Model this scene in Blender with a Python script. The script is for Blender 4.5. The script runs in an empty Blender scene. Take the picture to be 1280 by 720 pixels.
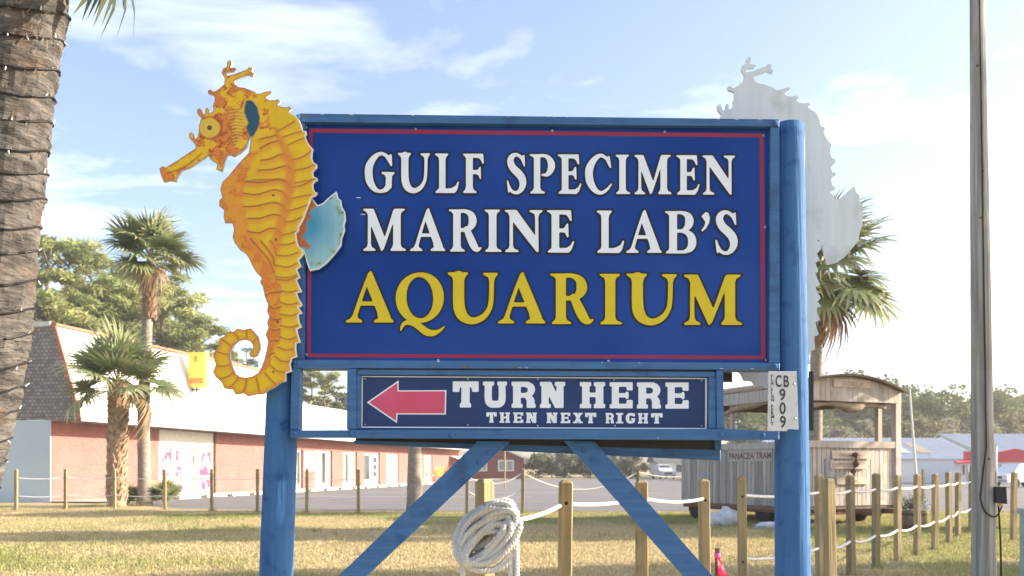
import bpy, math, random
import numpy as np
from mathutils import Vector, Matrix, Euler
R = math.radians
random.seed(7); RNG = np.random.default_rng(7)
scene = bpy.context.scene
COL = scene.collection

# ---------------------------------------------------------------- camera, sky, sun, exposure
CAM_H, F, CX, HY = 1.45, 1100.0, 640.0, 585.0
cam_d = bpy.data.cameras.new('camera'); cam = bpy.data.objects.new('camera', cam_d); COL.objects.link(cam)
cam.location = (0, 0, CAM_H); cam.rotation_euler = (R(90), 0, 0)
cam_d.sensor_width = 36; cam_d.lens = F / 1280 * 36; cam_d.shift_y = (HY - 360) / 1280
cam_d.clip_end = 3000
cam_d.dof.use_dof = True; cam_d.dof.focus_distance = 4.66; cam_d.dof.aperture_fstop = 4.5
scene.camera = cam
SUN_EL, SUN_AZ = 22.0, 6.0            # elevation; degrees behind the sign's plane, on the right
world = bpy.data.worlds.new('World'); scene.world = world; world.use_nodes = True
wn = world.node_tree; wn.nodes.clear(); WL = wn.links.new
def wnode(t, **k):
    n = wn.nodes.new(t)
    for a, v in k.items(): setattr(n, a, v)
    return n
def wmath(op, a, b=None):
    n = wnode('ShaderNodeMath', operation=op)
    for i, v in enumerate((a, b)):
        if v is None: continue
        if isinstance(v, (int, float)): n.inputs[i].default_value = v
        else: WL(v, n.inputs[i])
    return n.outputs[0]
sky = wnode('ShaderNodeTexSky', sky_type='NISHITA', sun_disc=False)
sky.sun_elevation = R(SUN_EL); sky.sun_rotation = R(90 - SUN_AZ)
sky.air_density = 1.0; sky.dust_density = 1.8; sky.ozone_density = 1.6
tc = wnode('ShaderNodeTexCoord'); sep = wnode('ShaderNodeSeparateXYZ'); WL(tc.outputs['Generated'], sep.inputs[0])
zc = wmath('MAXIMUM', sep.outputs[2], 0.03)
comb = wnode('ShaderNodeCombineXYZ'); comb.inputs[2].default_value = 25.6
WL(wmath('DIVIDE', sep.outputs[0], wmath('ADD', zc, 0.08)), comb.inputs[0])
WL(wmath('MULTIPLY', wmath('DIVIDE', sep.outputs[1], wmath('ADD', zc, 0.08)), 1.5), comb.inputs[1])
n1 = wnode('ShaderNodeTexNoise'); n1.inputs['Scale'].default_value = 1.35; n1.inputs['Detail'].default_value = 9; n1.inputs['Roughness'].default_value = .56; n1.inputs['Distortion'].default_value = .5
WL(comb.outputs[0], n1.inputs['Vector'])
rmp = wnode('ShaderNodeValToRGB'); rmp.color_ramp.elements[0].position = .50; rmp.color_ramp.elements[1].position = .71
WL(n1.outputs[0], rmp.inputs[0])
thin = wmath('ADD', wmath('MULTIPLY', rmp.outputs[0], .7), .06)
mixc = wnode('ShaderNodeMix', data_type='RGBA'); mixc.blend_type = 'MIX'
WL(wmath('MULTIPLY', thin, wmath('MINIMUM', wmath('MULTIPLY', zc, 7.0), 1.0)), mixc.inputs[0]); WL(sky.outputs[0], mixc.inputs[6])
# a cloud is lit by the same sky and sun: brighter and whiter than the blue it covers
cl = wnode('ShaderNodeMix', data_type='RGBA'); cl.blend_type = 'ADD'; cl.inputs[0].default_value = 1.0
sc2 = wnode('ShaderNodeMix', data_type='RGBA'); sc2.blend_type = 'MULTIPLY'; sc2.inputs[0].default_value = 1.0
sc2.inputs[7].default_value = (1.15, 1.1, 1.05, 1); WL(sky.outputs[0], sc2.inputs[6])
WL(sc2.outputs[2], cl.inputs[6]); cl.inputs[7].default_value = (3.4, 3.4, 3.4, 1)
WL(cl.outputs[2], mixc.inputs[7])
tint = wnode('ShaderNodeMix', data_type='RGBA'); tint.blend_type = 'MULTIPLY'; tint.inputs[0].default_value = 1.0; tint.inputs[7].default_value = (1.0, .935, .945, 1); WL(mixc.outputs[2], tint.inputs[6])
bg = wnode('ShaderNodeBackground'); bg.inputs[1].default_value = 0.12; WL(tint.outputs[2], bg.inputs[0])
out = wnode('ShaderNodeOutputWorld'); WL(bg.outputs[0], out.inputs[0])
sun_d = bpy.data.lights.new('sun', 'SUN'); sun_d.energy = 5.0; sun_d.angle = R(.55); sun_d.color = (1, .86, .68)
sun = bpy.data.objects.new('sun', sun_d); COL.objects.link(sun); sun.location = (40, 5, 30)
SD = Vector((math.cos(R(SUN_AZ)) * math.cos(R(SUN_EL)), math.sin(R(SUN_AZ)) * math.cos(R(SUN_EL)), math.sin(R(SUN_EL))))
sun.rotation_euler = SD.to_track_quat('Z', 'Y').to_euler()
vs = scene.view_settings; vs.view_transform = 'Standard'; vs.look = 'None'; vs.gamma = 1; vs.exposure = 1.52
try: scene.cycles.use_denoising = True
except Exception: pass
scene.cycles.max_bounces = 6; scene.cycles.diffuse_bounces = 3; scene.cycles.glossy_bounces = 3; scene.cycles.transparent_max_bounces = 6

# ---------------------------------------------------------------- helpers
def P(x, y, d): return Vector(((x - CX) * d / F, d, CAM_H + (HY - y) * d / F))
def gx(x, d): return (x - CX) * d / F
def gd(y): return CAM_H * F / (y - HY)                     # depth of a ground point seen at row y
def lin(r, g, b):
    f = lambda c: (c / 255 / 12.92) if c / 255 <= .04045 else ((c / 255 + .055) / 1.055) ** 2.4
    return (f(r), f(g), f(b))

MATS = {}
def mat(name, col, rough=.65, col2=None, scale=(4, 4, 4), detail=5, lo=.35, hi=.65, bump=0., bscale=None, spec=.35,
        metal=0., rnd=0., coat=0., dirt=None, dscale=2., coords='Object', trans=0.):
    m = bpy.data.materials.new(name); m.use_nodes = True; nt = m.node_tree; nd = nt.nodes; L = nt.links.new
    b = nd['Principled BSDF']; b.inputs['Roughness'].default_value = rough; b.inputs['Metallic'].default_value = metal
    b.inputs['Specular IOR Level'].default_value = spec; b.inputs['Coat Weight'].default_value = coat
    t = nd.new('ShaderNodeTexCoord'); vec = t.outputs[coords]
    oi = nd.new('ShaderNodeObjectInfo')
    if rnd:
        va = nd.new('ShaderNodeVectorMath'); va.operation = 'ADD'; L(vec, va.inputs[0])
        sc = nd.new('ShaderNodeVectorMath'); sc.operation = 'SCALE'; cx = nd.new('ShaderNodeCombineXYZ')
        for i in range(3): cx.inputs[i].default_value = 13.7 + 5 * i
        L(cx.outputs[0], sc.inputs[0]); L(oi.outputs['Random'], sc.inputs['Scale']); L(sc.outputs[0], va.inputs[1]); vec = va.outputs[0]
    def noise(s, det):
        mp = nd.new('ShaderNodeMapping'); mp.inputs['Scale'].default_value = s; L(vec, mp.inputs['Vector'])
        n = nd.new('ShaderNodeTexNoise'); n.inputs['Scale'].default_value = 1; n.inputs['Detail'].default_value = det; L(mp.outputs[0], n.inputs['Vector'])
        return n
    c = None
    if col2 is not None:
        n = noise(scale, detail); rp = nd.new('ShaderNodeValToRGB'); e = rp.color_ramp.elements
        e[0].position = lo; e[1].position = hi; e[0].color = (*col, 1); e[1].color = (*col2, 1)
        L(n.outputs[0], rp.inputs[0]); c = rp.outputs[0]
    if dirt is not None:
        n = noise((dscale, dscale, dscale), 8); rp = nd.new('ShaderNodeValToRGB'); e = rp.color_ramp.elements
        e[0].position = .55; e[1].position = .72; L(n.outputs[0], rp.inputs[0])
        mx = nd.new('ShaderNodeMix'); mx.data_type = 'RGBA'; mx.inputs[7].default_value = (*dirt, 1)
        L(rp.outputs[0], mx.inputs[0])
        if c is None: mx.inputs[6].default_value = (*col, 1)
        else: L(c, mx.inputs[6])
        c = mx.outputs[2]
    if rnd:
        mr = nd.new('ShaderNodeMapRange'); mr.inputs[3].default_value = 1 - rnd; mr.inputs[4].default_value = 1 + rnd
        L(oi.outputs['Random'], mr.inputs[0])
        mx = nd.new('ShaderNodeMix'); mx.data_type = 'RGBA'; mx.blend_type = 'MULTIPLY'; mx.inputs[0].default_value = 1
        cc = nd.new('ShaderNodeCombineColor')
        for i in range(3): L(mr.outputs[0], cc.inputs[i])
        L(cc.outputs[0], mx.inputs[7])
        if c is None: mx.inputs[6].default_value = (*col, 1)
        else: L(c, mx.inputs[6])
        c = mx.outputs[2]
    if c is None: b.inputs['Base Color'].default_value = (*col, 1)
    else: L(c, b.inputs['Base Color'])
    if bump:
        n = noise(bscale or scale, 6); bp = nd.new('ShaderNodeBump'); bp.inputs['Strength'].default_value = bump; bp.inputs['Distance'].default_value = .02
        L(n.outputs[0], bp.inputs['Height']); L(bp.outputs[0], b.inputs['Normal'])
    if trans:
        tr = nd.new('ShaderNodeBsdfTranslucent')
        if c is None: tr.inputs[0].default_value = (*col, 1)
        else: L(c, tr.inputs[0])
        ms = nd.new('ShaderNodeMixShader'); ms.inputs[0].default_value = trans
        L(b.outputs[0], ms.inputs[1]); L(tr.outputs[0], ms.inputs[2]); L(ms.outputs[0], nd['Material Output'].inputs[0])
    MATS[name] = m
    return m
def attr_mat(name, rough=.6, trans=0., bump=0., spec=.3):
    m = bpy.data.materials.new(name); m.use_nodes = True; nt = m.node_tree; nd = nt.nodes; L = nt.links.new
    b = nd['Principled BSDF']; b.inputs['Roughness'].default_value = rough; b.inputs['Specular IOR Level'].default_value = spec
    a = nd.new('ShaderNodeAttribute'); a.attribute_name = 'Col'; L(a.outputs[0], b.inputs['Base Color'])
    if trans:
        tr = nd.new('ShaderNodeBsdfTranslucent'); L(a.outputs[0], tr.inputs[0]); ms = nd.new('ShaderNodeMixShader'); ms.inputs[0].default_value = trans
        L(b.outputs[0], ms.inputs[1]); L(tr.outputs[0], ms.inputs[2]); L(ms.outputs[0], nd['Material Output'].inputs[0])
    MATS[name] = m
    return m

class MB:
    def __init__(s): s.v = []; s.f = []; s.m = []; s.k = 0
    def add(s, vs, fs):
        n = len(s.v); s.v.extend(tuple(x) for x in vs); s.f.extend(tuple(i + n for i in f) for f in fs); s.m.extend([s.k] * len(fs)); return s
    def box(s, a, b):
        x0, y0, z0 = a; x1, y1, z1 = b
        return s.add([(x0, y0, z0), (x1, y0, z0), (x1, y1, z0), (x0, y1, z0), (x0, y0, z1), (x1, y0, z1), (x1, y1, z1), (x0, y1, z1)],
                     [(0, 3, 2, 1), (4, 5, 6, 7), (0, 1, 5, 4), (1, 2, 6, 5), (2, 3, 7, 6), (3, 0, 4, 7)])
    def bevbox(s, a, b, r=.006):
        # a box with its four long vertical and its horizontal edges eased on the front side
        x0, y0, z0 = a; x1, y1, z1 = b
        vs = []
        for (o, yy) in ((r, y0), (0, y0 + r), (0, y1)):
            vs += [(x0 + o, yy, z0 + o), (x1 - o, yy, z0 + o), (x1 - o, yy, z1 - o), (x0 + o, yy, z1 - o)]
        fs = [(0, 1, 2, 3), (11, 10, 9, 8)]
        for k in (0, 4):
            for i in range(4): fs.append((k + i, k + 4 + i, k + 4 + (i + 1) % 4, k + (i + 1) % 4))
        return s.add(vs, [f if len(f) != 4 or f[0] in (0, 11) and f in ((0, 1, 2, 3), (11, 10, 9, 8)) else f for f in fs])
    def quadprism(s, pts, y0, y1, r=.004):
        # pts: 4 (x,z) corners counter-clockwise seen from the front; front at y0, eased edges
        c = (sum(p[0] for p in pts) / len(pts), sum(p[1] for p in pts) / len(pts)); n = len(pts)
        def ins(p, q):
            d = math.hypot(p[0] - c[0], p[1] - c[1]); k = 1 - q / max(d, 1e-6) * 1.2
            return (c[0] + (p[0] - c[0]) * k, c[1] + (p[1] - c[1]) * k)
        vs = [(ins(p, r)[0], y0, ins(p, r)[1]) for p in pts] + [(p[0], y0 + r, p[1]) for p in pts] + [(p[0], y1, p[1]) for p in pts]
        fs = [tuple(range(n)), tuple(reversed(range(2 * n, 3 * n)))]
        for k in (0, n):
            for i in range(n): fs.append((k + i, k + n + i, k + n + (i + 1) % n, k + (i + 1) % n))
        return s.add(vs, fs)
    def tube(s, path, rad, seg=10, cap=True, lobes=0, twist=0., lobe=.18):
        path = [Vector(p) for p in path]; n = len(path)
        rad = rad if hasattr(rad, '__len__') else [rad] * n
        t0 = (path[1] - path[0]).normalized(); up = Vector((0, 0, 1)) if abs(t0.z) < .9 else Vector((1, 0, 0))
        a = t0.cross(up).normalized(); base = len(s.v); L = 0.
        for i, p in enumerate(path):
            t = (path[min(i + 1, n - 1)] - path[max(i - 1, 0)]).normalized()
            a = (a - t * a.dot(t)); a = a.normalized() if a.length > 1e-6 else t.orthogonal().normalized(); b = t.cross(a)
            if i: L += (p - path[i - 1]).length
            for j in range(seg):
                q = 2 * math.pi * j / seg; r = rad[i]
                if lobes: r *= 1 + lobe * math.cos(lobes * q + twist * L)
                v = p + a * (r * math.cos(q)) + b * (r * math.sin(q)); s.v.append((v.x, v.y, v.z))
        fs = []
        for i in range(n - 1):
            for j in range(seg):
                k = base + i * seg + j; k2 = base + i * seg + (j + 1) % seg
                fs.append((k, k2, k2 + seg, k + seg))
        if cap: fs += [tuple(base + j for j in reversed(range(seg))), tuple(base + (n - 1) * seg + j for j in range(seg))]
        s.f.extend(fs); s.m.extend([s.k] * len(fs)); return s
    def lathe(s, prof, c=(0, 0, 0), seg=20, axis='z'):
        base = len(s.v); n = len(prof)
        for (r, h) in prof:
            for j in range(seg):
                q = 2 * math.pi * j / seg; x, y, z = r * math.cos(q), r * math.sin(q), h
                if axis == 'y': x, y, z = x, z, y
                if axis == 'x': x, y, z = z, x, y
                s.v.append((c[0] + x, c[1] + y, c[2] + z))
        fs = []
        for i in range(n - 1):
            for j in range(seg):
                k = base + i * seg + j; k2 = base + i * seg + (j + 1) % seg; fs.append((k, k2, k2 + seg, k + seg))
        if prof[0][0] > 1e-5: fs.append(tuple(base + j for j in reversed(range(seg))))
        if prof[-1][0] > 1e-5: fs.append(tuple(base + (n - 1) * seg + j for j in range(seg)))
        s.f.extend(fs); s.m.extend([s.k] * len(fs)); return s
    def mesh(s, name, mats, off=(0, 0, 0), smooth=False, cols=None):
        me = bpy.data.meshes.new(name)
        me.from_pydata([(x - off[0], y - off[1], z - off[2]) for x, y, z in s.v], [], s.f)
        mats = mats if isinstance(mats, (list, tuple)) else [mats]
        for m in mats: me.materials.append(MATS[m] if isinstance(m, str) else m)
        if len(mats) > 1: me.polygons.foreach_set('material_index', s.m)
        if smooth: me.polygons.foreach_set('use_smooth', [True] * len(me.polygons))
        if cols is not None:
            at = me.color_attributes.new('Col', 'FLOAT_COLOR', 'POINT'); at.data.foreach_set('color', np.asarray(cols, np.float32).ravel())
        me.validate(); me.update()
        return me
    def build(s, name, mats, parent=None, off=(0, 0, 0), smooth=False, cols=None, label=None):
        o = bpy.data.objects.new(name, s.mesh(name, mats, off, smooth, cols)); COL.objects.link(o)
        if parent is not None: o.parent = parent
        if label: o['label'] = label
        return o
def tag(o, label=None, cat=None, group=None, kind=None):
    for k, v in (('label', label), ('category', cat), ('group', group), ('kind', kind)):
        if v: o[k] = v
    return o
def thing(name, loc, label, cat, group=None, rz=0):
    o = bpy.data.objects.new(name, None); COL.objects.link(o); o.location = loc; o.rotation_euler = (0, 0, rz); o.empty_display_size = .1
    return tag(o, label, cat, group)
def solo(mb, name, mats, label, cat, group=None, smooth=False, cols=None):
    vs = np.array(mb.v); off = ((vs[:, 0].min() + vs[:, 0].max()) / 2, (vs[:, 1].min() + vs[:, 1].max()) / 2, vs[:, 2].min())
    o = mb.build(name, mats, None, off, smooth, cols); o.location = off
    return tag(o, label, cat, group)
def inst(me, name, parent=None, loc=(0, 0, 0), rot=(0, 0, 0), scl=(1, 1, 1)):
    o = bpy.data.objects.new(name, me); COL.objects.link(o); o.location = loc; o.rotation_euler = rot; o.scale = scl
    if parent is not None: o.parent = parent
    return o
def spline(pts, n=8):
    # Catmull-Rom through rows of numbers
    p = np.array(pts, float); q = np.vstack([2 * p[0] - p[1], p, 2 * p[-1] - p[-2]]); out = []
    for i in range(1, len(q) - 2):
        for k in range(n):
            t = k / n; a, b, c, d = q[i - 1], q[i], q[i + 1], q[i + 2]
            out.append(.5 * (2 * b + (c - a) * t + (2 * a - 5 * b + 4 * c - d) * t * t + (3 * b - a - 3 * c + d) * t ** 3))
    out.append(p[-1]); return np.array(out)
def even(p, s):
    p = np.array(p); d = np.concatenate([[0], np.cumsum(np.linalg.norm(np.diff(p, axis=0), axis=1))]); t = np.arange(0, d[-1], s)
    return np.stack([np.interp(t, d, p[:, i]) for i in range(3)], 1)
def vnoise(x, y, seed=0):
    r = np.random.default_rng(seed); T = r.random((64, 64)); xi = np.floor(x).astype(int); yi = np.floor(y).astype(int); u = x - xi; v = y - yi
    u = u * u * (3 - 2 * u); v = v * v * (3 - 2 * v); g = lambda a, b: T[a % 64, b % 64]
    return (g(xi, yi) * (1 - u) + g(xi + 1, yi) * u) * (1 - v) + (g(xi, yi + 1) * (1 - u) + g(xi + 1, yi + 1) * u) * v
def fbm(x, y, seed=0, o=4):
    return sum(vnoise(x * 2 ** k, y * 2 ** k, seed + k) * .5 ** k for k in range(o)) / sum(.5 ** k for k in range(o))

# ---- signed distance fields on a grid: used for lettering and the painted cut-out
def sd_poly(X, Y, pts):
    p = np.array(pts, float); d = np.full(X.shape, 1e18); s = np.ones(X.shape); n = len(p)
    for i in range(n):
        a = p[i]; b = p[i - 1]; e = b - a; wx = X - a[0]; wy = Y - a[1]
        t = np.clip((wx * e[0] + wy * e[1]) / max(e @ e, 1e-12), 0, 1); d = np.minimum(d, (wx - e[0] * t) ** 2 + (wy - e[1] * t) ** 2)
        c1 = Y >= a[1]; c2 = Y < b[1]; c3 = e[0] * wy > e[1] * wx
        s = np.where((c1 & c2 & c3) | (~c1 & ~c2 & ~c3), -s, s)
    return s * np.sqrt(d)
def sd_path(X, Y, pts):
    q = np.array(pts, float); d = np.full(X.shape, 1e9)
    for i in range(len(q) - 1):
        ax, ay, ar = q[i]; bx, by, br = q[i + 1]; ex, ey = bx - ax, by - ay; L = max(ex * ex + ey * ey, 1e-9)
        t = np.clip(((X - ax) * ex + (Y - ay) * ey) / L, 0, 1)
        d = np.minimum(d, np.hypot(X - ax - ex * t, Y - ay - ey * t) - (ar + (br - ar) * t))
    return d
def fill_cells(X, Y, D, merge=True):
    """polygons of the area D<0 on a regular grid (marching squares, whole rows of full cells merged)"""
    V = []; Fc = []; idx = {}
    def vid(k, x, y):
        if k not in idx: idx[k] = len(V); V.append((x, y))
        return idx[k]
    ny, nx = D.shape; ins = D < 0
    def pt(i, j): return vid((i, j), X[i, j], Y[i, j])
    def ed(i, j, i2, j2):
        k = (i, j, i2, j2); t = D[i, j] / (D[i, j] - D[i2, j2])
        return vid(k, X[i, j] + (X[i2, j2] - X[i, j]) * t, Y[i, j] + (Y[i2, j2] - Y[i, j]) * t)
    cnt = ins[:-1, :-1].astype(int) + ins[:-1, 1:] + ins[1:, 1:] + ins[1:, :-1]
    for i in range(ny - 1):
        j = 0
        while j < nx - 1:
            c = cnt[i, j]
            if c == 0: j += 1; continue
            if c == 4:
                k = j
                if merge:
                    while k + 1 < nx - 1 and cnt[i, k + 1] == 4: k += 1
                Fc.append((pt(i, j), pt(i, k + 1), pt(i + 1, k + 1), pt(i + 1, j))); j = k + 1; continue
            cs = [(i, j), (i, j + 1), (i + 1, j + 1), (i + 1, j)]; poly = []
            for a in range(4):
                p, q = cs[a], cs[(a + 1) % 4]
                if ins[p]: poly.append(pt(*p))
                if ins[p] != ins[q]:
                    e = (p, q) if p < q else (q, p); poly.append(ed(*e[0], *e[1]))
            if len(poly) > 2: Fc.append(tuple(poly))
            j += 1
    return V, Fc

# ---------------------------------------------------------------- materials
BLUE = (.032, .110, .275)
mat('blue_paint', BLUE, .5, (.048, .155, .345), (2.5, 9, 30), 8, .3, .72, bump=.55, bscale=(5, 60, 60), spec=.35, dirt=(.022, .075, .19), dscale=7)
mat('blue_post', (.034, .115, .285), .75, (.055, .16, .35), (16, 16, 1.6), 8, .3, .72, bump=.6, bscale=(34, 34, 1.8), spec=.15, dirt=(.018, .075, .22), dscale=11)
mat('post_wear', (.55, .52, .60), .7, (.30, .36, .52), (20, 20, 12), 6)
mat('panel_blue', (.003, .034, .225), .17, (.014, .062, .30), (.9, .9, 1.1), 3, .36, .70, spec=.14)  # paler noise zones painted into the blue as soft reflections
mat('panel_navy', (.013, .036, .13), .3, (.016, .042, .145), (2, 2, 2), 3, spec=.25)
mat('sign_red', (.30, .014, .05), .4, (.27, .022, .065), (8, 8, 8), 4)
mat('arrow_red', (.52, .065, .13), .4, (.57, .085, .17), (6, 6, 2), 5)
mat('letter_white', (.72, .79, .84), .4, (.68, .76, .82), (9, 9, 9), 5)
mat('letter_yellow', (.62, .50, .006), .35, (.57, .455, .008), (6, 6, 6), 5)
mat('letter_black', (.008, .008, .010), .45)
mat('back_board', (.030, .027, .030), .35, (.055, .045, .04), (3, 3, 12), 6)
mat('white_board', (.64, .70, .72), .6, (.54, .60, .62), (14, 14, 1.3), 8, .35, .72, dirt=(.37, .40, .37), dscale=3.6, bump=.15)
mat('edge_white', (.72, .72, .68), .6, (.5, .48, .42), (30, 30, 30), 4)
mat('screw', (.5, .5, .5), .35, metal=.8)
mat('plate_white', (.60, .63, .63), .5, (.53, .56, .56), (8, 8, 20), 5, dirt=(.42, .42, .38), dscale=9)
mat('print_black', (.03, .03, .035), .6, (.09, .09, .10), (40, 40, 40), 4)
mat('pine_wood', (.23, .18, .095), .8, (.36, .285, .155), (30, 30, 1.6), 8, .32, .68, bump=.5, bscale=(60, 60, 2.5), rnd=.16, dirt=(.19, .165, .095), dscale=5)
mat('hole_dark', (.02, .015, .01), .9)
mat('rope_white', (.80, .79, .76), .8, (.70, .69, .66), (60, 60, 60), 4, bump=.4, bscale=(180, 180, 180))
mat('pole_wood', (.20, .195, .175), .9, (.42, .41, .375), (26, 26, .8), 9, .34, .66, bump=1., bscale=(60, 60, 1.2), dirt=(.20, .22, .13), dscale=1.3)
mat('old_wood', (.26, .25, .235), .85, (.40, .38, .345), (16, 16, 1.2), 7, .3, .7, bump=.5, bscale=(40, 40, 2), rnd=.22)  # weathered grey; on the tram's side its shade is in the tone too
mat('sunlit_wood', (.44, .385, .335), .85, (.57, .505, .45), (16, 16, 1.2), 7, .3, .7, bump=.4, bscale=(40, 40, 2), rnd=.17, dirt=(.34, .28, .22), dscale=2.5)  # brighter copy of the tram wood, sun on its end put into the colour
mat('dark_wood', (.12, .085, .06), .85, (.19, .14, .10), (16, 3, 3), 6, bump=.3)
mat('rust', (.10, .045, .028), .85, (.17, .075, .04), (12, 12, 12), 6, bump=.4)
mat('tyre', (.018, .018, .018), .85)
mat('rim', (.42, .42, .42), .5, (.30, .28, .26), (9, 9, 9), 4)
mat('canvas', (.25, .20, .14), .9, (.33, .27, .20), (5, 5, 5), 6, bump=.4)
mat('black_plastic', (.022, .022, .026), .5)
mat('wire_black', (.012, .012, .013), .6)
mat('cabinet_green', (.20, .31, .30), .5, (.23, .34, .33), (4, 4, 4), 4)
mat('ribbon', (.85, .02, .10), .45, (.90, .06, .17), (20, 20, 20), 3, trans=.3)
mat('ribbon_pink', (.75, .10, .42), .5)
mat('stake', (.10, .085, .07), .9, (.16, .13, .11), (30, 30, 5), 4)
mat('white_paint', (.66, .66, .62), .6, (.58, .58, .54), (3, 3, 3), 5)
mat('white_metal', (.80, .78, .74), .45, (.76, .73, .69), (.5, .5, .5), 4)
mat('trim_red', (.45, .17, .10), .7)
mat('pale_blue_wall', (.50, .58, .62), .7, (.54, .62, .65), (.6, .6, .6), 4)
mat('concrete', (.42, .39, .34), .9, (.50, .47, .41), (3, 3, 3), 6, bump=.2)
mat('stop_concrete', (.60, .55, .42), .9, (.68, .62, .48), (5, 5, 5), 5)
mat('glass', (.05, .06, .06), .06, (.10, .12, .12), (1.5, 1.5, .4), 3, spec=.6)
mat('glass_light', (.20, .24, .22), .12, (.34, .36, .31), (1.4, 1.4, .3), 3, spec=.6)
mat('poster_pink', (.44, .055, .13), .6, (.62, .45, .48), (5, 5, 2.2), 2, .5, .56)
mat('poster_white', (.82, .82, .80), .6)
mat('sign_yellow', (.85, .66, .12), .5, (.83, .62, .10), (2, 2, 2), 3)
mat('sign_orange', (.80, .25, .05), .5)
mat('blue_print', (.30, .42, .72), .6)
mat('flower_red', (.7, .10, .05), .6); mat('flower_yellow', (.80, .55, .05), .6)
mat('red_roof', (.55, .035, .055), .5, (.50, .04, .06), (2, 2, 2), 4)
mat('metal_roof', (.50, .53, .55), .4, (.56, .58, .60), (1.5, .2, .2), 4, metal=.25)
mat('white_wall', (.74, .75, .76), .6, (.68, .70, .71), (.4, .4, .4), 4)
mat('dark_roof', (.10, .10, .105), .85, (.14, .14, .14), (3, 3, 3), 4)  # dark grey roofing, its own colour
mat('car_white', (.72, .73, .74), .3, spec=.5, coat=.5)
mat('car_grey', (.25, .27, .29), .35, spec=.5)
mat('lamp_glass', (.6, .62, .62), .15, spec=.6)
mat('bag_white', (.62, .64, .66), .6, (.5, .52, .55), (8, 8, 8), 4, bump=.5)
mat('barrel_wood', (.16, .115, .075), .85, (.23, .17, .12), (14, 14, 2), 5)
mat('pot_leaf', (.07, .11, .03), .7, (.12, .16, .05), (8, 8, 8), 3, trans=.2)
mat('flower_white', (.75, .72, .66), .7)
mat('dead_leaf', (.26, .17, .085), .85, (.34, .24, .13), (8, 8, 8), 3, trans=.2)
mat('palm_trunk', (.034, .032, .030), .95, (.135, .125, .114), (7, 7, 22), 8, .32, .66, bump=1.0, bscale=(16, 16, 55), dirt=(.11, .08, .06), dscale=6)
mat('palm_trunk_far', (.21, .18, .15), .95, (.30, .265, .225), (5, 5, 12), 6, bump=.7, bscale=(8, 8, 25))
mat('palm_boot', (.26, .175, .11), .95, (.42, .31, .21), (6, 6, 6), 5, bump=.5)
mat('trunk_fibre', (.15, .125, .10), .95, (.24, .205, .17), (6, 6, 6), 4)
mat('palm_fibre', (.17, .105, .07), .95, (.27, .18, .125), (10, 10, 4), 5, bump=.6)
mat('bark', (.12, .09, .07), .95, (.20, .155, .12), (6, 6, 1.5), 5, bump=.6)

def brick_mat():
    m = bpy.data.materials.new('brick_wall'); m.use_nodes = True; nt = m.node_tree; nd = nt.nodes; L = nt.links.new; b = nd['Principled BSDF']
    t = nd.new('ShaderNodeTexCoord'); sp = nd.new('ShaderNodeSeparateXYZ'); L(t.outputs['Object'], sp.inputs[0])
    ad = nd.new('ShaderNodeMath'); ad.operation = 'ADD'; L(sp.outputs[0], ad.inputs[0]); L(sp.outputs[1], ad.inputs[1])
    cb = nd.new('ShaderNodeCombineXYZ'); L(ad.outputs[0], cb.inputs[0]); L(sp.outputs[2], cb.inputs[1])
    br = nd.new('ShaderNodeTexBrick'); L(cb.outputs[0], br.inputs['Vector']); br.inputs['Scale'].default_value = 1
    br.inputs['Brick Width'].default_value = .22; br.inputs['Row Height'].default_value = .075; br.inputs['Mortar Size'].default_value = .009
    br.inputs['Color1'].default_value = (.335, .115, .10, 1); br.inputs['Color2'].default_value = (.405, .165, .145, 1); br.inputs['Mortar'].default_value = (.36, .23, .195, 1)
    n = nd.new('ShaderNodeTexNoise'); n.inputs['Scale'].default_value = .7; n.inputs['Detail'].default_value = 6; L(t.outputs['Object'], n.inputs['Vector'])
    mx = nd.new('ShaderNodeMix'); mx.data_type = 'RGBA'; mx.blend_type = 'MULTIPLY'; mx.inputs[0].default_value = .35
    L(br.outputs[0], mx.inputs[6]); L(n.outputs[0], mx.inputs[7]); L(mx.outputs[2], b.inputs['Base Color']); b.inputs['Roughness'].default_value = .9
    bp = nd.new('ShaderNodeBump'); bp.inputs['Strength'].default_value = .6; bp.inputs['Distance'].default_value = .01; bp.invert = True
    L(br.outputs['Fac'], bp.inputs['Height']); L(bp.outputs[0], b.inputs['Normal'])
    MATS['brick_wall'] = m
brick_mat()
def shingle_mat():
    m = bpy.data.materials.new('shingles'); m.use_nodes = True; nt = m.node_tree; nd = nt.nodes; L = nt.links.new; b = nd['Principled BSDF']
    t = nd.new('ShaderNodeTexCoord'); sp = nd.new('ShaderNodeSeparateXYZ'); L(t.outputs['Object'], sp.inputs[0])
    cb = nd.new('ShaderNodeCombineXYZ'); L(sp.outputs[1], cb.inputs[0]); L(sp.outputs[2], cb.inputs[1])
    br = nd.new('ShaderNodeTexBrick'); L(cb.outputs[0], br.inputs['Vector']); br.inputs['Scale'].default_value = 1
    br.inputs['Brick Width'].default_value = .2; br.inputs['Row Height'].default_value = .15; br.inputs['Mortar Size'].default_value = .012
    br.inputs['Color1'].default_value = (.20, .175, .16, 1); br.inputs['Color2'].default_value = (.34, .30, .275, 1); br.inputs['Mortar'].default_value = (.10, .09, .09, 1)
    L(br.outputs[0], b.inputs['Base Color']); b.inputs['Roughness'].default_value = .95
    MATS['shingles'] = m
shingle_mat()

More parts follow.
